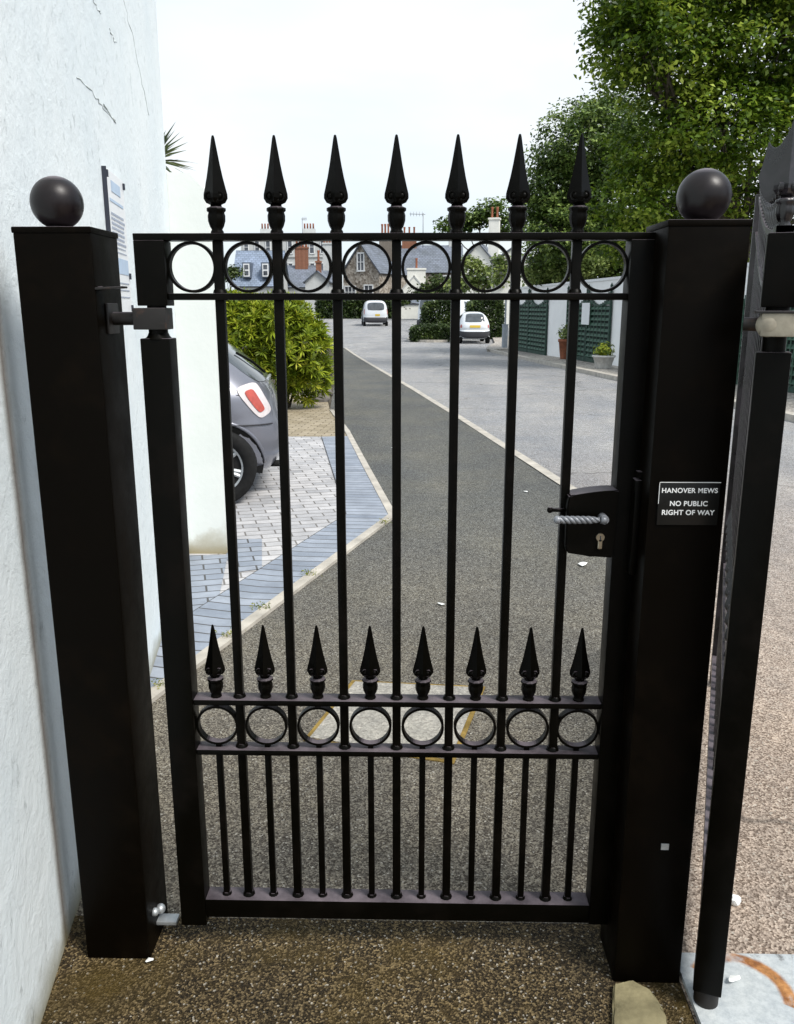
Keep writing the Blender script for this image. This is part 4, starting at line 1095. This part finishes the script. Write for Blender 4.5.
def vehicle_parts(t, B_, pmat, rearwin, plate, lamps, sidewins, wheels, r, bumper, handle_u=None, win_round=.12):
    par_paint[0] = pmat
    B_.mesh().build('body', pmat, t, recalc=True)
    B_.patch(*rearwin, off=.006, round_=win_round, nu=14, ny=14).build('rear_window', 'car_glass', t)
    u0, u1, y0, y1 = plate; B_.patch(u0, u1, y0, y1, off=.02, nu=2, ny=2).build('number_plate', 'plate_yellow', t)
    for sg in (-1, 1):
        for (u0, u1, p0, p1, mt) in lamps:
            B_.patch(u0, u1, sg*p0, sg*p1, off=.008, phi=True, round_=.22).build('tail_lamp', mt, t)
        for q in sidewins: B_.sidepatch(q, sg).build('side_window', 'car_glass', t)
        for x in wheels:
            wheel(t, x, sg*(B_.W-.105), r, -sg*1.0 if False else -sg); arch(t, B_, x, r, sg)
    if bumper:
        u0, u1 = bumper; B_.patch(u0, u1, -1.35, 1.35, off=.012, phi=True, ny=24).build('bumper', 'bumper_grey', t)
# index helper: outline vertex i -> u=6*i
vehicle_parts(c1, B1, 'car_grey', (6*6.0, 6*8.9, -.52, .52), (6*2.9, 6*3.5, -.25, .25), [], [((1.0, .93), (1.62, .93), (1.55, 1.33), (.98, 1.36)), ((1.68, .93), (2.38, .93), (2.05, 1.24), (1.63, 1.34))], (.48, 2.80), .292, None)
for sg in (-1, 1):
    lw = B1.sidepatch([(.18, .925), (.34, .885), (.155, .635), (.06, .69)], sg, .008, 14, .14).build('tail_lamp', 'lamp_white', c1)
    B1.sidepatch([(.20, .875), (.27, .855), (.155, .685), (.11, .71)], sg, .016, 14, .14).build('lens', 'lamp_red', lw)
b_ = MB(); ww = [B1.P(6*6.3, y=-.02-.0, off=.02), B1.P(6*6.9, y=.12, off=.03), B1.P(6*7.5, y=.26, off=.02)]; b_.tube(ww, .010, 6); b_.build('wiper', 'arch_black', c1)
b_ = MB(); b_.tube([B1.P(6*6.0, y=yy, off=.012) for yy in (-.28, -.1, .1, .28)], .014, 8); b_.build('boot_handle', 'chrome', c1)
b_ = MB(); b_.tube([B1.side(x, z, 1, .002) for x, z in ((.30, .83), (.7, .845), (1.2, .85), (2.0, .85), (2.6, .84))], .0035, 6); b_.build('swage_line', 'bumper_grey', c1)
b_ = MB(); b_.tube([B1.P(6*3.3, phi=.6+.1*i, off=.006) for i in range(9)], .006, 6); b_.build('bumper_seam', 'bumper_grey', c1)
b_ = MB(); b_.tube([(-.0, .35, .24), (.12, .35, .24)], .028, 12); b_.build('exhaust', 'rubber', c1)
# --- white hatchback seen from behind
ol2 = [(.08, .22), (.0, .30), (-.02, .42), (.0, .56), (.10, .62), (.08, .75), (.13, .92), (.28, 1.15), (.42, 1.33), (.62, 1.41), (1.0, 1.46), (1.6, 1.46), (2.1, 1.36), (2.6, 1.1), (2.85, .98), (3.3, .90), (3.6, .75), (3.7, .5), (3.62, .28), (3.5, .22)]
B2 = Body(ol2, .76, .75, 2.9, .62, 4.0, .85, .78, 1.46, .14)
c2 = thing('parked_car', 'small white hatchback seen from behind near the clipped hedges', 'car')
place_vehicle(c2, 475, 344, .0, 0, R(92))
vehicle_parts(c2, B2, 'car_white', (6*6.3, 6*8.6, -.50, .50), (6*4.9, 6*5.6, -.25, .25), [(6*5.1, 6*6.2, .85, 1.15, 'lamp_red')], [((.85, .95), (1.7, .95), (1.6, 1.32), (.85, 1.32)), ((1.78, .95), (2.5, .95), (2.1, 1.25), (1.68, 1.31))], (.62, 2.95), .29, (6*.4, 6*3.0))
# --- white vans
ol3 = [(.10, .25), (.0, .32), (-.03, .45), (.0, .60), (.08, .66), (.07, .9), (.09, 1.2), (.13, 1.5), (.20, 1.72), (.35, 1.82), (.9, 1.86), (2.0, 1.86), (2.5, 1.78), (2.95, 1.4), (3.3, 1.12), (3.8, 1.0), (4.1, .8), (4.2, .5), (4.1, .3), (3.95, .25)]
B3 = Body(ol3, .93, .75, 3.4, .70, 5.0, .95, .86, 1.86, .08)
c3 = thing('parked_van', 'white small van seen from behind at the end of the street', 'van')
place_vehicle(c3, 376, 326.5, 0, 0, R(96))
vehicle_parts(c3, B3, 'car_white', (6*5.8, 6*7.9, -.62, .62), (6*4.4, 6*4.9, -.30, .05), [(6*5.0, 6*6.8, 1.0, 1.25, 'lamp_red')], [((1.6, 1.1), (2.3, 1.1), (2.2, 1.6), (1.6, 1.65)), ((2.38, 1.1), (3.0, 1.1), (2.7, 1.4), (2.3, 1.58))], (.75, 3.3), .31, (6*.4, 6*3.9))
c4 = thing('parked_van', 'white van half hidden behind the clipped tall hedge', 'van')
ol4 = [(.10, .25), (.0, .35), (-.03, .5), (.0, .66), (.05, .75), (.06, 1.0), (.08, 1.4), (.12, 1.8), (.18, 2.0), (.35, 2.08), (.9, 2.12), (2.6, 2.12), (3.3, 2.02), (3.8, 1.5), (4.2, 1.25), (4.6, 1.1), (4.8, .9), (4.85, .5), (4.8, .3), (4.6, .25)]
B4 = Body(ol4, .97, .8, 3.9, .75, 5.0, 1.1, .88, 2.12, .06)
place_vehicle(c4, 428, 326, 0, 0, R(30))
c4.location.x = at(424, 320, 55).x; c4.location.y = 54; c4.location.z = zg(0, 55)+.01; c4.rotation_euler = (0, 0, R(40))
vehicle_parts(c4, B4, 'car_white', (6*5.8, 6*7.7, -.6, .6), (6*4.2, 6*4.7, -.30, .05), [], [((2.6, 1.25), (3.2, 1.25), (3.1, 1.8), (2.6, 1.85)), ((3.3, 1.25), (3.9, 1.25), (3.6, 1.6), (3.25, 1.78))], (.9, 3.9), .33, (6*.4, 6*3.9))

# ------------------------------------------------------------------ houses beyond
def window(par, x, y, z, w_, h_, bars=1, fm='white_frame'):
    b_ = MB()
    for a_, c_, e, f in ((0, h_/2, w_+.12, .12), (0, -h_/2, w_+.2, .14), (-w_/2, 0, .1, h_), (w_/2, 0, .1, h_)): b_.box((x+a_, y-.05, z+c_), (e, .12, f))
    for i in range(1, bars+1): b_.box((x-w_/2+w_*i/(bars+1), y-.05, z), (.06, .08, h_))
    b_.box((x, y-.05, z), (w_, .08, .06))
    fr = b_.build('window', fm, par)
    b_ = MB(); b_.box((x, y-.012, z), (w_, .03, h_)); b_.build('pane', 'pane_dark', fr); return fr
def gable_house(name, label, loc, rz, w_, d_, eave, ridge, wm, rm, axis='y', wins=(), chims=(), over=.25, cat='house'):
    t = thing(name, label, cat, loc, rz)
    b_ = MB(); hw_, hd_ = w_/2, d_/2
    if axis == 'y':
        b_.prism([(-hw_, 0, -3), (hw_, 0, -3), (hw_, 0, eave), (0, 0, ridge), (-hw_, 0, eave)], (0, 1, 0), d_)
        b_.build('wall', wm, t)
        b_ = MB(); sl = math.hypot(hw_, ridge-eave)
        for sg in (-1, 1):
            e = Vector((sg*(hw_+over), 0, eave-over*(ridge-eave)/hw_)); r_ = Vector((0, 0, ridge+.02))
            pts = [e+Vector((0, -over, .06)), e+Vector((0, d_+over, .06)), r_+Vector((0, d_+over, .06)), r_+Vector((0, -over, .06))]
            b_.quad(pts, [(0, 0), (d_, 0), (d_, sl), (0, sl)])
            nn = Vector((sg*(ridge-eave), 0, hw_)).normalized()*-.12
            low = [p+nn for p in pts]; b_.quad(low[::-1])
            for i in range(4): b_.quad([pts[i], pts[(i+1) % 4], low[(i+1) % 4], low[i]])
    else:
        b_.prism([(-hw_, 0, -3), (-hw_, d_, -3), (-hw_, d_, eave), (-hw_, hd_, ridge), (-hw_, 0, eave)], (1, 0, 0), w_)
        b_.build('wall', wm, t)
        b_ = MB(); sl = math.hypot(hd_, ridge-eave)
        for sg in (-1, 1):
            yc = hd_+sg*(hd_+over); e = Vector((0, yc, eave-over*(ridge-eave)/hd_)); r_ = Vector((0, hd_, ridge+.02))
            pts = [e+Vector((-hw_-over, 0, .06)), e+Vector((hw_+over, 0, .06)), r_+Vector((hw_+over, 0, .06)), r_+Vector((-hw_-over, 0, .06))]
            b_.quad(pts, [(0, 0), (w_, 0), (w_, sl), (0, sl)])
            nn = Vector((0, sg*(ridge-eave), hd_)).normalized()*-.12
            low = [p+nn for p in pts]; b_.quad(low[::-1])
            for i in range(4): b_.quad([pts[i], pts[(i+1) % 4], low[(i+1) % 4], low[i]])
    rf = b_.build('roof', rm, t)
    for (x, y, z, w2, h2, n_) in wins: window(t, x, y, z, w2, h2, n_)
    for (x, y, z0, z1, w2, d2, npot, cm, pm) in chims:
        b_ = MB(); b_.box((x, y, (z0+z1)/2), (w2, d2, z1-z0)); b_.box((x, y, z1-.1), (w2+.15, d2+.15, .16)); ch = b_.build('chimney', cm, rf)
        for i in range(npot):
            b_ = MB(); px_ = x-w2/2+w2*(i+.5)/npot; b_.lathe([(.14, 0), (.11, .12), (.10, rnd.uniform(.55, .9)), (.13, .95), (.12, 1.0)], (px_, y, z1), 10); b_.build('chimney_pot', pm, ch)
    return t
def Z(py, Y, px=397): return at(px, py, Y).z
def X(px, Y, py=270): return at(px, py, Y).x
# stone gable house
Y = 92; s_ = Y/850
hx = X(361, Y)
gable_house('stone_house', 'rubble stone cottage gable with a tall white window', (hx, Y, 0), R(-24), 4.3, 7, Z(271, Y), Z(243, Y), 'rubble', 'slate', 'y',
            [(0, 0, Z(262, Y), .8, 1.8, 1), (.9, 0, Z(292, Y), 1.0, 1.4, 1), (-1.3, 0, Z(292, Y), 1.3, 1.2, 2)], [(.6, 5.0, 6, Z(234, Y+5), 1.5, .8, 4, 'stone_wall', 'terracotta')])
# brick side wing
Y = 95
gable_house('brick_house', 'narrow orange brick wing beside the rubble stone cottage', (X(384, Y), Y, 0), R(0), 1.6, 3, Z(270, Y), Z(266, Y), 'red_brick', 'slate', 'y', [], [])
# slate roofed house with pots, white gable in front
Y = 100
gable_house('slate_roofed_house', 'long stone house under a wide slate roof behind the white chimney', (X(430, Y), Y, 0), R(0), 7.2, 6, Z(271, Y), Z(246, Y+3), 'rubble', 'slate', 'x',
            [(1.9, 0, Z(283, Y), .8, 1.6, 1)], [(-2.4, 3, 7.5, Z(236, Y+3), 1.7, .8, 3, 'red_brick', 'terracotta'), (2.8, 3.2, 7.5, Z(238, Y+3), 1.2, .7, 3, 'grey_render', 'rubber')])
Y = 90
gable_house('white_annex', 'white rendered annex with broad chimney and one terracotta pot', (X(414, Y), Y, 0), R(0), 3.0, 4, Z(292, Y), Z(276, Y), 'cream_wall', 'grey_render', 'y', [], [(.25, .6, 3, Z(268, Y), 1.9, .8, 1, 'cream_wall', 'terracotta')], .05)
# white cottage right
Y = 85
gable_house('white_cottage', 'white cottage with grey slate gable roof and tall cream chimney', (X(478, Y), Y, 0), R(-12), 4.2, 6, Z(268, Y), Z(243, Y), 'cream_wall', 'slate', 'y', [(0, 0, Z(276, Y), .9, 1.1, 1)], [(1.3, 1.5, 4, Z(219, Y+2), 1.0, .9, 2, 'cream_wall', 'terracotta')], .2)
gable_house('white_outbuilding', 'low white outbuilding right of the white cottage', (X(512, 60), 60, 0), R(-8), 2.8, 5, Z(262, 60), Z(248, 60), 'cream_wall', 'slate', 'y', [], [], .1)
gable_house('white_garage', 'low white garage behind the far end of the street between van and hedge', (X(408, 78, 305), 78, 0), R(0), 2.6, 4, Z(304, 78), Z(300, 78), 'cream_wall', 'slate', 'x', [], [], .1)
# blue slate house left
Y = 88
t = gable_house('blue_roofed_house', 'house with a blue grey slate roof and two white dormer windows', (X(256, Y), Y, 0), R(0), 4.6, 6, Z(284, Y), Z(251, Y+3), 'grey_render', 'slate_blue', 'x', [], [])
for px in (246.5, 265.5):
    x = X(px, Y)-X(256, Y); z = Z(270, Y)
    b_ = MB(); b_.box((x, .9, z), (.85, 1.8, 1.5)); dm = b_.build('dormer', 'slate_blue', t)
    b_ = MB(); b_.box((x, -.03, z), (.62, .06, 1.25)); fr = b_.build('window', 'white_frame', t)
    b_ = MB(); b_.box((x, -.07, z+.3), (.40, .03, .42)); b_.box((x, -.07, z-.28), (.40, .03, .42)); b_.build('pane', 'pane_dark', fr)
# slate roofs and red chimneys in the middle left
Y = 94
gable_house('grey_terrace', 'grey terrace roof carrying a broad red brick chimney stack', (X(306, Y), Y, 0), R(0), 5.6, 6, Z(286, Y), Z(266, Y+3), 'grey_render', 'slate', 'x', [], [(-.8, 2.8, 5, Z(247, Y+3), 1.4, .8, 4, 'red_brick', 'terracotta'), (2.2, 2.6, 5, Z(243, Y+3), 1.2, .8, 4, 'grey_render', 'terracotta')])
Y = 86
gable_house('grey_gabled_house', 'small grey gabled house with a thin red chimney before the grey terrace', (X(317, Y), Y, 0), R(0), 2.4, 4, Z(281, Y), Z(271, Y), 'grey_render', 'slate', 'y', [], [(0, 1.5, 3, Z(260, Y), .5, .5, 1, 'red_brick', 'terracotta')])
# tall pale terrace at the back
Y = 135
t = thing('tall_terrace', 'tall pale terrace with rows of narrow windows on the skyline', 'building', (X(280, Y), Y, 0))
b_ = MB(); zt_ = Z(234, Y); ww_ = X(330, Y)-X(243, Y); b_.box((.8, 5, zt_/2), (ww_, 10, zt_)); b_.box((.8, 4.9, zt_), (ww_+.5, 10.2, .35)); b_.box((.8, 4.9, zt_-3.3), (ww_+.2, 10.1, .2)); b_.build('wall', 'grey_render', t)
for r_ in range(2):
    for i in range(8):
        x = .8-ww_/2+ww_*(i+.5)/8; window(t, x, 0, zt_-1.9-3.3*r_, .7, 1.9, 0)
for cx_ in (-ww_*.2, ww_*.3):
    b_ = MB(); b_.box((cx_, 5, zt_+.6), (2.0, .9, 1.2)); ch = b_.build('chimney', 'grey_render', t)
    for i in range(4):
        b_ = MB(); b_.lathe([(.14, 0), (.12, .7), (.14, .8)], (cx_-.7+i*.46, 5, zt_+1.2), 8); b_.build('chimney_pot', 'terracotta', ch)
# aerials
def aerial(px, pyt, pyb, Y, label, arm):
    b0, b1 = at(px, pyb, Y), at(px, pyt, Y); t = thing('aerial', label, 'aerial', (b0.x, Y, b0.z))
    b_ = MB(); b_.tube([(0, 0, -.8), (0, 0, b1.z-b0.z)], .05, 6); b_.build('mast', 'aerial_metal', t)
    b_ = MB(); h_ = b1.z-b0.z
    b_.tube([(arm*1.3, 0, h_-.1), (-arm*.2, 0, h_-.15)], .035, 6)
    for i in range(5): b_.tube([(arm*(1.2-.28*i), 0, h_-.1-.25), (arm*(1.2-.28*i), 0, h_-.1+.25)], .02, 5)
    b_.build('antenna', 'aerial_metal', t)
aerial(303, 218, 250, 130, 'thin television aerial on the pale terrace skyline', .5)
aerial(423, 213, 240, 102, 'television aerial with side arm left of the distant tree', -1.2)

print('objects', len(bpy.data.objects))
